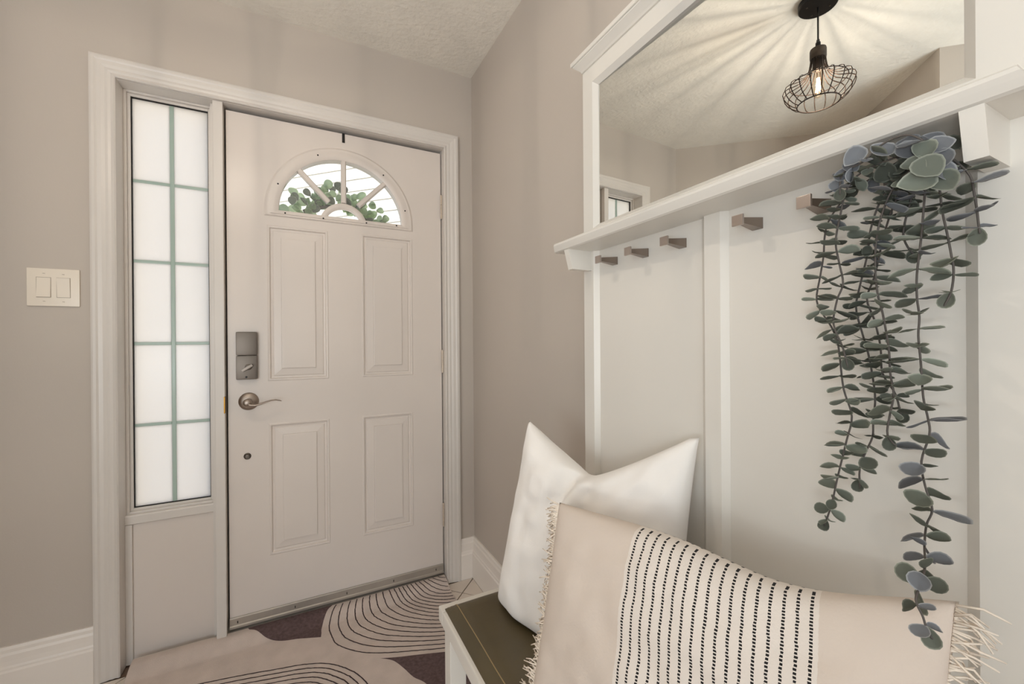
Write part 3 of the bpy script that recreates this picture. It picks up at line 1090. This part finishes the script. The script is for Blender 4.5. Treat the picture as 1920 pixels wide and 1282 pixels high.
def fringe(uside, length, n, droop):
    bm = bmesh.new()
    for k in range(n):
        v = -0.985 + 1.97 * (k + rnd.uniform(-0.4, 0.4)) / (n - 1)
        v = max(-0.99, min(0.99, v))
        base = LP(uside, v, 1) - (LP(uside, v, 1) - LP(uside * 0.97, v, 1)) * 0.3 + LN * 0.003
        out = (LP(uside, v, 1) - LP(uside * 0.9, v, 1)).normalized()
        l = length * rnd.uniform(0.65, 1.15)
        dirv = (out + LN * rnd.uniform(-0.05, 0.65) + Vector((rnd.uniform(-.2, .2), rnd.uniform(-.2, .2), rnd.uniform(-droop, 0.35)))).normalized()
        p1 = base + dirv * l * 0.5 + LN * 0.002
        p2 = p1 + (dirv + Vector((rnd.uniform(-.3, .3), rnd.uniform(-.3, .3), rnd.uniform(-droop - 0.3, 0.1)))).normalized() * l * 0.5
        if p2.x > -0.062:
            p2.x = -0.063
        p2.z = max(p2.z, 0.508)
        tube(bm, [base, p1, p2], [0.0014, 0.0013, 0.0009], 4)
    return bm


obj('fringe', fringe(-1, 0.029, 340, 0.6), FRINGE, lum, smooth=True, kind='stuff', label='short cream cotton fringe')
obj('fringe', fringe(1, 0.036, 150, 0.9), FRINGE, lum, smooth=True, kind='stuff', label='long loose cream fringe')

# ------------------------------------------------------------------ pendant lamp (seen in the mirror)
LX, LY = -1.112, -1.0907
lamp = thing('pendant_lamp', 'dark wire cage pendant lamp hanging on a black cord, seen in the mirror', 'lamp', (LX, LY, CEIL_Z))
can = obj('canopy', lathe(bmesh.new(), [(0.064, CEIL_Z - 0.0005), (0.064, CEIL_Z - 0.020), (0.061, CEIL_Z - 0.0235), (0.0, CEIL_Z - 0.025)], (LX, LY, 0), 'z', 48), BLACK, lamp, smooth='auto')
for a in (0.6, 2.2, 3.9, 5.3):
    obj('screw', lathe(bmesh.new(), [(0.003, CEIL_Z - 0.0235), (0.003, CEIL_Z - 0.0265), (0.001, CEIL_Z - 0.0275)], (LX + 0.04 * math.cos(a), LY + 0.04 * math.sin(a), 0), 'z', 10), NICKEL, can, smooth='auto')
obj('cord', tube(bmesh.new(), [(LX, LY, CEIL_Z - 0.022), (LX, LY, 2.30)], 0.0032, 10), BLACK, lamp, smooth='auto')
obj('cord_grip', lathe(bmesh.new(), [(0.005, 2.312), (0.006, 2.303), (0.0085, 2.301), (0.0085, 2.292), (0.007, 2.290), (0.0085, 2.283), (0.010, 2.276)], (LX, LY, 0), 'z', 20), BLACK, lamp, smooth='auto')
obj('socket_cap', lathe(bmesh.new(), [(0.0, 2.278), (0.0255, 2.277), (0.0268, 2.272), (0.0268, 2.243), (0.0255, 2.240), (0.0, 2.240)], (LX, LY, 0), 'z', 32), CAP, lamp, smooth='auto')
obj('socket', lathe(bmesh.new(), [(0.0165, 2.241), (0.0175, 2.205), (0.0165, 2.195), (0.0, 2.195)], (LX, LY, 0), 'z', 24), CAP, lamp, smooth='auto')
CPF = [(0.0235, 2.242), (0.0250, 2.225), (0.0280, 2.205), (0.0330, 2.188), (0.0420, 2.172), (0.0600, 2.160), (0.0800, 2.155), (0.0980, 2.152), (0.1100, 2.144), (0.1145, 2.131), (0.1100, 2.113), (0.0990, 2.094), (0.0840, 2.079), (0.0680, 2.069)]
NW = 20


def cage_curve(a):
    return [(LX + r * math.cos(a), LY + r * math.sin(a), z) for r, z in CPF]


for k in range(NW):
    obj('cage_wire', tube(bmesh.new(), cage_curve(2 * math.pi * (k + 0.35) / NW), 0.0018, 6), CAGE, lamp, smooth=True)
for r, z, wd in ((0.068, 2.069, 0.0022), (0.091, 2.1515, 0.0017), (0.0245, 2.238, 0.0015)):
    obj('cage_ring', tube(bmesh.new(), [(LX + r * math.cos(q), LY + r * math.sin(q), z) for q in [2 * math.pi * i / 56 for i in range(56)]], wd, 6, closed=True), CAGE, lamp, smooth=True)
bulb = obj('bulb', lathe(bmesh.new(), [(0.0, 2.088), (0.008, 2.091), (0.015, 2.102), (0.0185, 2.120), (0.0185, 2.142), (0.015, 2.168), (0.0125, 2.185), (0.0125, 2.196)], (LX, LY, 0), 'z', 28), BULBG, lamp, smooth=True)
bm = bmesh.new()
for k in range(6):
    a = 2 * math.pi * k / 6
    tube(bm, [(LX + 0.004 * math.cos(a), LY + 0.004 * math.sin(a), 2.165), (LX + 0.0085 * math.cos(a + 0.5), LY + 0.0085 * math.sin(a + 0.5), 2.112)], 0.0012, 5)
obj('filament', bm, FILAMENT, bulb)
lb = light("pendant_bulb_light", 'POINT', (LX, LY, 2.137), 18.0, (1.0, 0.95, 0.88))
lb.data.shadow_soft_size = 0.0066
lb.parent = lamp
lb.location = (0, 0, 2.137 - CEIL_Z)

# ------------------------------------------------------------------ light switch
sw = thing('light_switch', 'almond double rocker light switch on the wall left of the sidelight', 'light switch', (-1.489, 0, 1.2835))
S0, S1, Z0, Z1 = -1.5525, -1.4260, 1.2840, 1.4080
bm = B(S0, S1, -0.0065, 0.0, Z0, Z1, 0.003)
obj('cover_plate', bm, PLASTIC, sw, smooth='auto')
sx, sz = S1 - S0, Z1 - Z0
for (a, b, tilt) in ((0.185, 0.446, 1), (0.565, 0.815, -1)):
    x0, x1 = S0 + a * sx, S0 + b * sx
    za, zb = Z0 + 0.24 * sz, Z0 + 0.755 * sz
    obj('rocker_recess', B(x0 - 0.0012, x1 + 0.0012, -0.0068, -0.005, za - 0.0012, zb + 0.0012), mat("switch shadow gap", srgb(150, 138, 124), 0.7), sw)
    zm = (za + zb) / 2
    t0, t1 = (-0.0105, -0.0072) if tilt > 0 else (-0.0072, -0.0105)
    bm = extrude_poly(bmesh.new(), [(-0.005, za), (t0, za), (-0.0082, zm), (t1, zb), (-0.005, zb)], 'x', x0, x1)
    obj('rocker', bm, PLASTIC, sw)
for (a, b) in ((0.32, 0.865), (0.685, 0.855), (0.325, 0.125), (0.69, 0.12)):
    s = obj('screw', lathe(bmesh.new(), [(0.0032, -0.006), (0.0032, -0.0073)], (S0 + a * sx, 0, Z0 + b * sz), 'y', 14), PLASTIC, sw)
    obj('slot', B(S0 + a * sx - 0.0028, S0 + a * sx + 0.0028, -0.0075, -0.0071, Z0 + b * sz - 0.0005, Z0 + b * sz + 0.0005), mat("screw slot shadow", srgb(110, 98, 84), 0.7), s)

# ------------------------------------------------------------------ rug
RX0, RX1, RY0, RY1 = -1.303, -0.1515, -0.82, 0.0155


def rug_z(y):
    t = max(0.0, min(1.0, (y + 0.085) / 0.085))
    return 0.010 + 0.022 * t * t * (3 - 2 * t)


ys = [RY1 - 0.0075 * k for k in range(18)] + [-0.14 - 0.06 * k for k in range(1, 100) if -0.14 - 0.06 * k > RY0] + [RY0]
rug = thing('rug', 'pale blush rug with plum shapes and dark concentric lines lying at the door', 'rug', (-0.73, -0.8, 0.0))
bm = bmesh.new()
rings = []
for y in ys:
    z = rug_z(y)
    rings.append([(RX0, y, z - 0.009), (RX0, y, z - 0.001), (RX0 + 0.001, y, z), (RX1 - 0.001, y, z), (RX1, y, z - 0.001), (RX1, y, z - 0.009)])
loft(bm, rings)
obj('pile', bm, RUGB, rug)


def rug_patch(poly):
    bm = bmesh.new()
    for y1, y0 in zip(ys[:-1], ys[1:]):
        p = clip_half(clip_half(poly, (0, 1), y1), (0, -1), -y0)
        if len(p) < 3:
            continue
        vs = [bm.verts.new((a, b, rug_z(b) + 0.0004)) for a, b in p]
        for t in geometry.tessellate_polygon([[Vector((a, b, 0)) for a, b in p]]):
            try:
                bm.faces.new([vs[i] for i in t])
            except ValueError:
                pass
    for f in bm.faces:
        f.normal_update()
        if f.normal.z < 0:
            f.normal_flip()
    return bm


def catmull(pts, n=8):
    out = []
    P = [pts[0]] + list(pts) + [pts[-1]]
    for i in range(1, len(P) - 2):
        a, b, c, d = (Vector(p) for p in P[i - 1:i + 3])
        for k in range(n):
            t = k / n
            out.append(0.5 * ((2 * b) + (c - a) * t + (2 * a - 5 * b + 4 * c - d) * t * t + (3 * b - a - 3 * c + d) * t ** 3))
    out.append(Vector(pts[-1]))
    return out


PA = [(-0.955, 0.0155)] + [tuple(p) for p in catmull([(-0.950, 0.004), (-0.925, -0.0127), (-0.885, -0.058), (-0.835, -0.092), (-0.781, -0.108), (-0.740, -0.124), (-0.700, -0.140)], 5)] + \
     [tuple(p) for p in catmull([(-0.697, -0.115), (-0.696, -0.092), (-0.686, -0.050), (-0.6685, -0.0085), (-0.648, 0.0155)], 4)]
obj('plum_shape', rug_patch(PA), RUGD, rug, label='dark plum patch', recalc=False)
PB = [tuple(p) for p in catmull([(-0.5133, -0.3595), (-0.455, -0.383), (-0.391, -0.4044), (-0.288, -0.441), (-0.1525, -0.492)], 5)] + [(-0.1525, -0.95)] + \
     [tuple(p) for p in catmull([(-0.30, -0.86), (-0.355, -0.70), (-0.392, -0.5553), (-0.426, -0.50), (-0.447, -0.4465), (-0.470, -0.3975), (-0.495, -0.372)], 5)]
obj('plum_shape', rug_patch(PB), RUGD, rug, label='dark plum patch', recalc=False)


def rug_line(bm, pts, hw=0.0016, seed=0):
    """a ribbon along pts, slightly wavering like cut pile"""
    keep = [p for p in pts]
    run = []

    def flush():
        if len(run) < 3:
            return
        L, R = [], []
        for i, p in enumerate(run):
            t = (run[min(i + 1, len(run) - 1)] - run[max(i - 1, 0)]).normalized()
            nrm = Vector((-t.y, t.x))
            q = p + nrm * (0.0016 * noise.noise(Vector((p.x * 90, p.y * 90, seed))))
            w = hw * (1 + 0.3 * noise.noise(Vector((p.x * 200, p.y * 200, seed + 9))))
            L.append(bm.verts.new((q.x + nrm.x * w, q.y + nrm.y * w, rug_z(q.y) + 0.0007)))
            R.append(bm.verts.new((q.x - nrm.x * w, q.y - nrm.y * w, rug_z(q.y) + 0.0007)))
        for i in range(len(run) - 1):
            f = bm.faces.new((L[i], R[i], R[i + 1], L[i + 1]))
            f.normal_update()
            if f.normal.z < 0:
                f.normal_flip()
    for p in keep:
        if RX0 + 0.002 < p.x < RX1 - 0.002 and RY0 + 0.002 < p.y < RY1 - 0.002:
            run.append(p)
        else:
            flush()
            run = []
    flush()


TH = [172, 181.5, 188, 195.7, 203, 209, 218.5, 227.6, 240, 251.7, 264, 272]
RO = [0.46, 0.500, 0.554, 0.600, 0.620, 0.631, 0.613, 0.582, 0.546, 0.537, 0.535, 0.535]
RM = [0.40, 0.424, 0.452, 0.484, 0.503, 0.506, 0.498, 0.482, 0.468, 0.464, 0.462, 0.462]
RI = [0.275, 0.283, 0.287, 0.294, 0.300, 0.305, 0.313, 0.318, 0.325, 0.330, 0.332, 0.334]
RS = [0.075] * 12


def level(s):
    keys = [(0.075, RS), (0.330, RI), (0.464, RM), (0.537, RO)]
    if s <= 0.075:
        return [s] * 12
    for (a, A_), (b, B_) in zip(keys[:-1], keys[1:]):
        if s <= b:
            t = (s - a) / (b - a)
            return [p + (q - p) * t for p, q in zip(A_, B_)]
    return RO


bm = bmesh.new()
s = 0.537 - 0.020
k = 0
while s > 0.02:
    rad = level(s)
    pts = catmull([(-0.12 + r * math.cos(math.radians(t)), 0.07 + r * math.sin(math.radians(t))) for t, r in zip(TH, rad)], 10)
    rug_line(bm, pts, 0.0021, k)
    s -= 0.0226
    k += 1
obj('concentric_lines', bm, RUGL, rug, kind='stuff', label='dark arching lines of the shape by the door', recalc=False)
outer = [(-1.32, -0.180), (-1.20, -0.182), (-1.10, -0.190), (-1.0346, -0.2009), (-0.9415, -0.2192), (-0.8448, -0.2423), (-0.7800, -0.2570), (-0.7245, -0.2760), (-0.6800, -0.3010),
         (-0.6420, -0.3360), (-0.6000, -0.3900), (-0.5690, -0.4627), (-0.5560, -0.545), (-0.5650, -0.64), (-0.60, -0.74), (-0.66, -0.84)]
oc = catmull(outer, 8)
bm = bmesh.new()
for k in range(11):
    off = 0.0205 * k
    pts = []
    for i, p in enumerate(oc):
        t = (oc[min(i + 1, len(oc) - 1)] - oc[max(i - 1, 0)]).normalized()
        pts.append(p + Vector((t.y, -t.x)) * off)
    rug_line(bm, pts, 0.0020, 40 + k)
obj('concentric_lines', bm, RUGL, rug, kind='stuff', label='dark arching lines of the lower shape', recalc=False)

# ------------------------------------------------------------------ foliage
LEAFMESH = {}


def leaf_mesh(m, variant):
    key = (m.name, variant)
    if key in LEAFMESH:
        return LEAFMESH[key]
    bm = bmesh.new()
    uvl = bm.loops.layers.uv.new("UVMap")
    N = 14
    wd, cup, tip = ((0.44, 0.10, 0.0), (0.40, 0.16, 0.05), (0.48, 0.06, 0.02), (0.33, 0.12, 0.10))[variant]
    c = bm.verts.new((0, 0.54, -cup * 0.5))
    rings = []
    for rr in (0.6, 0.88, 1.0):
        ring = []
        for k in range(N):
            a = 2 * math.pi * k / N
            t = (1 - math.cos(a)) / 2
            w = wd * t ** 0.72 * (1 - t) ** 0.5 / 0.435
            x2 = (w if a < math.pi else -w) * rr
            y2 = 0.54 + (t * (1.0 + tip) - 0.54) * rr
            ring.append(bm.verts.new((x2, y2, cup * (rr * rr * (0.5 + 0.9 * abs(math.sin(a))) - 0.5) + 0.02 * math.sin(3 * a + variant))))
        rings.append(ring)
    faces = []
    for k in range(N):
        faces.append((bm.faces.new((c, rings[0][k], rings[0][(k + 1) % N])), (0, 0.6, 0.6)))
        faces.append((bm.faces.new((rings[0][k], rings[1][k], rings[1][(k + 1) % N], rings[0][(k + 1) % N])), (0.6, 0.88, 0.88, 0.6)))
        faces.append((bm.faces.new((rings[1][k], rings[2][k], rings[2][(k + 1) % N], rings[1][(k + 1) % N])), (0.88, 1, 1, 0.88)))
    for f, us in faces:
        f.smooth = True
        for l, u in zip(f.loops, us):
            l[uvl].uv = (u, 0.5)
    # short stalk
    a = [bm.verts.new(p) for p in ((-0.025, 0, 0), (0.025, 0, 0), (0.018, 0.12, -0.03), (-0.018, 0.12, -0.03))]
    f = bm.faces.new(a)
    for l in f.loops:
        l[uvl].uv = (0.3, 0.5)
    me = bpy.data.meshes.new('leaf')
    bm.to_mesh(me)
    bm.free()
    me.materials.append(m)
    LEAFMESH[key] = me
    return me


def leaf_matrix(pos, d, nrm, size):
    d = Vector(d).normalized()
    nrm = Vector(nrm)
    x = d.cross(nrm)
    if x.length < 1e-4:
        x = d.cross(Vector((0.3, 0.2, 1)))
    x.normalize()
    z = x.cross(d)
    M = Matrix(((x.x, d.x, z.x, pos[0]), (x.y, d.y, z.y, pos[1]), (x.z, d.z, z.z, pos[2]), (0, 0, 0, 1)))
    return M @ Matrix.Scale(size, 4)


def place_leaf(name, parent, me, M):
    o = bpy.data.objects.new(name, me)
    COL.objects.link(o)
    o.parent = parent
    o.matrix_basis = Matrix.Translation(-Vector(root_of(parent).location)) @ M
    return o

STRANDS = {
    'S1': [[-0.115, -1.686, 1.372], [-0.115, -1.66, 1.362], [-0.115, -1.631, 1.347], [-0.115, -1.611, 1.323], [-0.115, -1.604, 1.302], [-0.115, -1.602, 1.272], [-0.115, -1.598, 1.246], [-0.115, -1.593, 1.211], [-0.115, -1.603, 1.187], [-0.115, -1.611, 1.173], [-0.115, -1.618, 1.153], [-0.115, -1.621, 1.128], [-0.115, -1.625, 1.089], [-0.115, -1.634, 1.054], [-0.115, -1.628, 1.021], [-0.115, -1.618, 0.972], [-0.115, -1.61, 0.93], [-0.115, -1.601, 0.896]],
    'S2': [[-0.135, -1.693, 1.371], [-0.135, -1.657, 1.366], [-0.135, -1.639, 1.349], [-0.135, -1.631, 1.315], [-0.135, -1.626, 1.284], [-0.135, -1.63, 1.255], [-0.135, -1.634, 1.228], [-0.135, -1.627, 1.207], [-0.135, -1.623, 1.176], [-0.135, -1.633, 1.146], [-0.135, -1.639, 1.119]],
    'S3': [[-0.13, -1.706, 1.355], [-0.13, -1.691, 1.345], [-0.13, -1.68, 1.329], [-0.13, -1.671, 1.301], [-0.13, -1.667, 1.275], [-0.13, -1.666, 1.245], [-0.13, -1.668, 1.213], [-0.13, -1.673, 1.187], [-0.13, -1.677, 1.159], [-0.13, -1.679, 1.14], [-0.13, -1.68, 1.114], [-0.13, -1.683, 1.089], [-0.13, -1.679, 1.062], [-0.13, -1.677, 1.04], [-0.13, -1.685, 1.028]],
    'S4': [[-0.116, -1.691, 1.357], [-0.116, -1.668, 1.332], [-0.116, -1.656, 1.296], [-0.1, -1.646, 1.268], [-0.1, -1.639, 1.234], [-0.1, -1.633, 1.199], [-0.1, -1.639, 1.167], [-0.1, -1.647, 1.132], [-0.1, -1.653, 1.083], [-0.1, -1.651, 1.049], [-0.1, -1.65, 1.028], [-0.1, -1.642, 1.005], [-0.1, -1.636, 0.982], [-0.1, -1.636, 0.957]],
    'S5': [[-0.11, -1.704, 1.353], [-0.11, -1.696, 1.337], [-0.11, -1.692, 1.318], [-0.11, -1.687, 1.295], [-0.11, -1.686, 1.279], [-0.11, -1.691, 1.264], [-0.11, -1.697, 1.254]],
    'S6': [[-0.125, -1.713, 1.359], [-0.125, -1.712, 1.341], [-0.125, -1.71, 1.318], [-0.125, -1.708, 1.286], [-0.125, -1.706, 1.262], [-0.125, -1.703, 1.23], [-0.125, -1.703, 1.204], [-0.125, -1.705, 1.181], [-0.125, -1.704, 1.159], [-0.125, -1.706, 1.128], [-0.125, -1.708, 1.088], [-0.125, -1.712, 1.064], [-0.125, -1.713, 1.046], [-0.125, -1.706, 1.014], [-0.125, -1.709, 0.987], [-0.125, -1.715, 0.962], [-0.125, -1.71, 0.942], [-0.155, -1.718, 0.928], [-0.181, -1.727, 0.918], [-0.207, -1.732, 0.908], [-0.23, -1.736, 0.901], [-0.23, -1.741, 0.888], [-0.23, -1.744, 0.877], [-0.23, -1.748, 0.87]],
    'S7': [[-0.12, -1.714, 1.354], [-0.12, -1.717, 1.341], [-0.12, -1.721, 1.325], [-0.12, -1.723, 1.3], [-0.12, -1.727, 1.273], [-0.12, -1.73, 1.25], [-0.12, -1.732, 1.231], [-0.12, -1.73, 1.208], [-0.12, -1.724, 1.192]],
    'S8': [[-0.12, -1.723, 1.366], [-0.12, -1.734, 1.351], [-0.12, -1.745, 1.331], [-0.12, -1.748, 1.311], [-0.12, -1.75, 1.292], [-0.12, -1.751, 1.278], [-0.12, -1.752, 1.267]],
    'S9': [[-0.15, -1.717, 1.375], [-0.15, -1.703, 1.387], [-0.15, -1.682, 1.386], [-0.15, -1.662, 1.372], [-0.15, -1.641, 1.366], [-0.15, -1.638, 1.34]],
    'S10': [[-0.116, -1.691, 1.351], [-0.116, -1.676, 1.31], [-0.1, -1.662, 1.282], [-0.1, -1.653, 1.236], [-0.1, -1.645, 1.209], [-0.1, -1.653, 1.18], [-0.1, -1.659, 1.146], [-0.1, -1.661, 1.112], [-0.1, -1.674, 1.086], [-0.1, -1.68, 1.054]],
}

def resample(pts, step):
    pts = catmull(pts, 6)
    out, dist, acc = [], 0.0, 0.0
    nxt = 0.0
    for a, b in zip(pts[:-1], pts[1:]):
        L = (b - a).length
        while nxt <= acc + L and L > 0:
            t = (nxt - acc) / L
            out.append((a.lerp(b, t), (b - a).normalized()))
            nxt += step
        acc += L
    return out


gar = thing('eucalyptus_garland', 'artificial grey green eucalyptus garland trailing from the last coat hook', 'garland', (-0.115, -1.690, 1.36))
rg = random.Random(21)
specs = []       # (size, matrix, mesh)
SIZE = {'S6': 0.0255, 'S8': 0.0255, 'S7': 0.0245, 'S9': 0.0215}
for key, pts in STRANDS.items():
    obj('stem', tube(bmesh.new(), [tuple(p) for p in catmull(pts, 4)], [0.0011] * (4 * (len(pts) - 1)) + [0.0007], 6), STEM, gar, smooth=True)
    base = SIZE.get(key, 0.0225)
    nodes = resample(pts, {'S6': 0.0175, 'S8': 0.0165, 'S7': 0.0185, 'S9': 0.015}.get(key, 0.0158))
    ang = rg.uniform(0, 3)
    n = len(nodes)
    for i, (p, t) in enumerate(nodes):
        frac = i / max(1, n - 1)
        side = t.cross(Vector((1, 0.15, 0.1))).normalized()
        oth = t.cross(side).normalized()
        for s in (0, math.pi):
            a = ang + s + rg.uniform(-0.35, 0.35)
            dirv = side * math.cos(a) + oth * math.sin(a)
            droop = rg.uniform(-0.15, 0.45)
            d = (dirv + t * droop).normalized()
            if p.z + d.z * 0.026 > 1.392:
                d.z = -abs(d.z)
                d.normalize()
            if p.z > 1.375:
                continue
            # keep leaves off the panel
            if p.x + d.x * 0.025 > -0.068:
                d.x *= -0.3
                d.normalize()
            up = Vector((0, 0, 1)) - d * d.z
            nrm = (up + Vector((-rg.uniform(0.0, 0.7), -rg.uniform(-0.1, 0.5), 0)) + Vector((rg.uniform(-.3, .3), rg.uniform(-.3, .3), 0))).normalized()
            size = base * rg.uniform(0.72, 1.18)
            if key == 'S6' and frac > 0.55:
                size *= 1.02 if frac < 0.8 else 0.85
            if frac > 0.94:
                size *= 0.75
            if key in ('S8', 'S9') or (key == 'S6' and frac > 0.5):
                m = LEAF_BLUE if rg.random() < 0.6 else LEAF_DARK
            else:
                m = rg.choice([LEAF_SAGE, LEAF_SAGE, LEAF_DARK, LEAF_BLUE] if frac < 0.35 else [LEAF_SAGE, LEAF_DARK, LEAF_SAGE])
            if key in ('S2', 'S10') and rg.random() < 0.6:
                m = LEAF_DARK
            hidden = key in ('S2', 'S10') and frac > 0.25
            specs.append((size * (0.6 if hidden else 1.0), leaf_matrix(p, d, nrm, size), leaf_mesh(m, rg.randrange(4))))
        ang += math.pi / 2 + rg.uniform(-0.3, 0.3)
    p, t = nodes[-1]
    specs.append((base * 0.75, leaf_matrix(p, t + Vector((-0.1, rg.uniform(-.3, .3), 0)), (-1, -0.5, 0.2), base * 0.75), leaf_mesh(LEAF_DARK, 1)))
# large leaves gathered where the stems are looped over the hook
for (y, z, x, sz, m, lean) in [(-1.6560, 1.3860, -.155, .027, LEAF_BLUE, 0.2), (-1.6800, 1.3880, -.145, .026, LEAF_BLUE, 0.1), (-1.6700, 1.3740, -.135, .024, LEAF_DARK, -0.3),
                              (-1.7000, 1.3860, -.135, .024, LEAF_BLUE, 0.4), (-1.7160, 1.3880, -.125, .024, LEAF_BLUE, -0.2), (-1.7300, 1.3860, -.120, .026, LEAF_BLUE, 0.5),
                              (-1.7050, 1.3680, -.150, .026, LEAF_BLUE, -0.4), (-1.7180, 1.3640, -.150, .027, LEAF_SAGE, 0.2), (-1.7120, 1.3480, -.158, .024, LEAF_SAGE, -0.6),
                              (-1.7240, 1.3420, -.160, .030, LEAF_SAGE, 0.5), (-1.7160, 1.3280, -.160, .033, LEAF_SAGE, 0.9), (-1.7330, 1.3250, -.150, .030, LEAF_SAGE, 0.1),
                              (-1.7270, 1.3680, -.140, .024, LEAF_BLUE, -0.3), (-1.7300, 1.3520, -.145, .025, LEAF_BLUE, 0.6), (-1.7330, 1.3360, -.146, .023, LEAF_BLUE, -0.5),
                              (-1.6500, 1.3720, -.150, .019, LEAF_BLUE, 0.5), (-1.6400, 1.3640, -.150, .018, LEAF_BLUE, 0.7), (-1.6330, 1.3540, -.148, .019, LEAF_BLUE, 0.3),
                              (-1.6870, 1.3560, -.120, .024, LEAF_DARK, 0.0), (-1.6960, 1.3440, -.115, .024, LEAF_DARK, 0.5), (-1.6810, 1.3400, -.115, .022, LEAF_DARK, -0.4),
                              (-1.7040, 1.3320, -.110, .024, LEAF_DARK, 0.2), (-1.7260, 1.3760, -.110, .024, LEAF_DARK, 0.3)]:
    d = Vector((-0.25, -0.35 * lean - rg.uniform(-0.5, 0.5), rg.uniform(-0.2, 0.9)))
    nrm = Vector((-0.8, -0.45 + rg.uniform(-.3, .3), 0.35 + rg.uniform(-.3, .3)))
    d = d - nrm.normalized() * d.dot(nrm.normalized())
    d.normalize()
    p = Vector((x, y, z)) - d * sz * 0.55
    top = max((p + d * sz).z, p.z) + sz * 0.15
    if top > 1.394:
        p.z -= top - 1.394
    specs.append((1.0, leaf_matrix(p, d, nrm, sz), leaf_mesh(m, rg.randrange(3))))
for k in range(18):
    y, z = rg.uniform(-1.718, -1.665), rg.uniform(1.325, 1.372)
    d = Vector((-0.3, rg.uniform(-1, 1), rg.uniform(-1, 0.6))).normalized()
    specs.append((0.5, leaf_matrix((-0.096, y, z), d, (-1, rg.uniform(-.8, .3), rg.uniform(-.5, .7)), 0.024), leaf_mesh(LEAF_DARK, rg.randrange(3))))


def clear_of_hardware(M, me):
    for v in me.vertices:
        x, y, z = M @ v.co
        if x > -0.152 and z > 1.3955:
            return False
        if y < -1.7400 and x > -0.1405 and z > 1.344:
            return False
        if -1.6865 < y < -1.6635 and 1.347 < z < 1.3685 and x > -0.108:
            return False
    return True


specs = [q for q in specs if clear_of_hardware(q[1], q[2])]
specs.sort(key=lambda s: -s[0])
LIM = 296
for s, M, me in specs[:LIM]:
    place_leaf('leaf', gar, me, M)
rest = specs[LIM:]
if rest:
    for m in (LEAF_SAGE, LEAF_DARK, LEAF_BLUE):
        bm = bmesh.new()
        for s, M, me in rest:
            if me.materials[0] != m:
                continue
            tmp = me.copy()
            tmp.transform(M)
            bm.from_mesh(tmp)
            bpy.data.meshes.remove(tmp)
        if len(bm.faces):
            obj('inner_leaves', bm, m, gar, kind='stuff', recalc=False)
        else:
            bm.free()

# wreath on the outside of the door, seen through the fanlight, and the strap it hangs from
hg = thing('wreath_hanger', 'black over-door hanger strap hooked over the top of the entry door', 'hanger', (-0.5886, 0.03, 2.02))
bm = bmesh.new()
box(bm, -0.5945, -0.5835, 0.0278, 0.0296, 2.030, 2.0702, 0.0004)
box(bm, -0.5945, -0.5835, 0.0278, 0.0768, 2.0692, 2.0706)
box(bm, -0.5945, -0.5835, 0.0755, 0.0768, 1.79, 2.0702)
box(bm, -0.5945, -0.5835, 0.0768, 0.1060, 1.79, 1.7915)
obj('strap', bm, BLACK, hg)
WX, WZ, WR, WY = -0.612, 1.585, 0.190, 0.125
wre = thing('wreath', 'green leafy wreath hanging outside, seen through the door fanlight', 'wreath', (WX, WY, WZ))
obj('ring', tube(bmesh.new(), [(WX + WR * math.cos(q), WY, WZ + WR * math.sin(q)) for q in [2 * math.pi * i / 48 for i in range(48)]], 0.009, 8, closed=True), STEM, wre, smooth=True)
rw = random.Random(11)
for k in range(170):
    a = math.radians(rw.uniform(-5, 185))
    rr = WR + rw.uniform(-0.030, 0.075) * (1 if rw.random() < 0.7 else 0.4)
    p = Vector((WX + rr * math.cos(a), WY + rw.uniform(-0.022, 0.025), WZ + rr * math.sin(a)))
    d = Vector((math.cos(a + rw.uniform(-1.1, 1.1)), rw.uniform(-0.5, 0.5), math.sin(a + rw.uniform(-1.1, 1.1)))).normalized()
    nrm = Vector((rw.uniform(-.7, .7), -1, rw.uniform(-.6, .6)))
    place_leaf('leaf', wre, leaf_mesh(LEAF_WREATH if k % 6 else LEAF_SAGE, rw.randrange(4)), leaf_matrix(p, d, nrm, rw.uniform(0.034, 0.050)))

for name, label, cat in (('wall_left', 'greige wall angled back beside the light switch', 'wall'), ('wall_alcove', 'greige angled wall seen low in the mirror', 'wall'),
                         ('wall_hall', 'greige wall end beside the passage, seen in the mirror', 'wall'), ('wall_passage', 'greige wall of the passage', 'wall'),
                         ('wall_back', 'greige wall of the room behind with a tall window', 'wall'), ('wall_far', 'greige side wall of the room behind with a window', 'wall'),
                         ('ceiling', 'off white textured plaster ceiling over the whole entry', 'ceiling'), ('baseboard_left', 'white baseboard on the angled greige wall', 'baseboard'),
                         ('ground', 'grey concrete ground outside the entry door', 'ground')):
    bpy.data.objects[name]['label'] = label
    bpy.data.objects[name]['category'] = cat
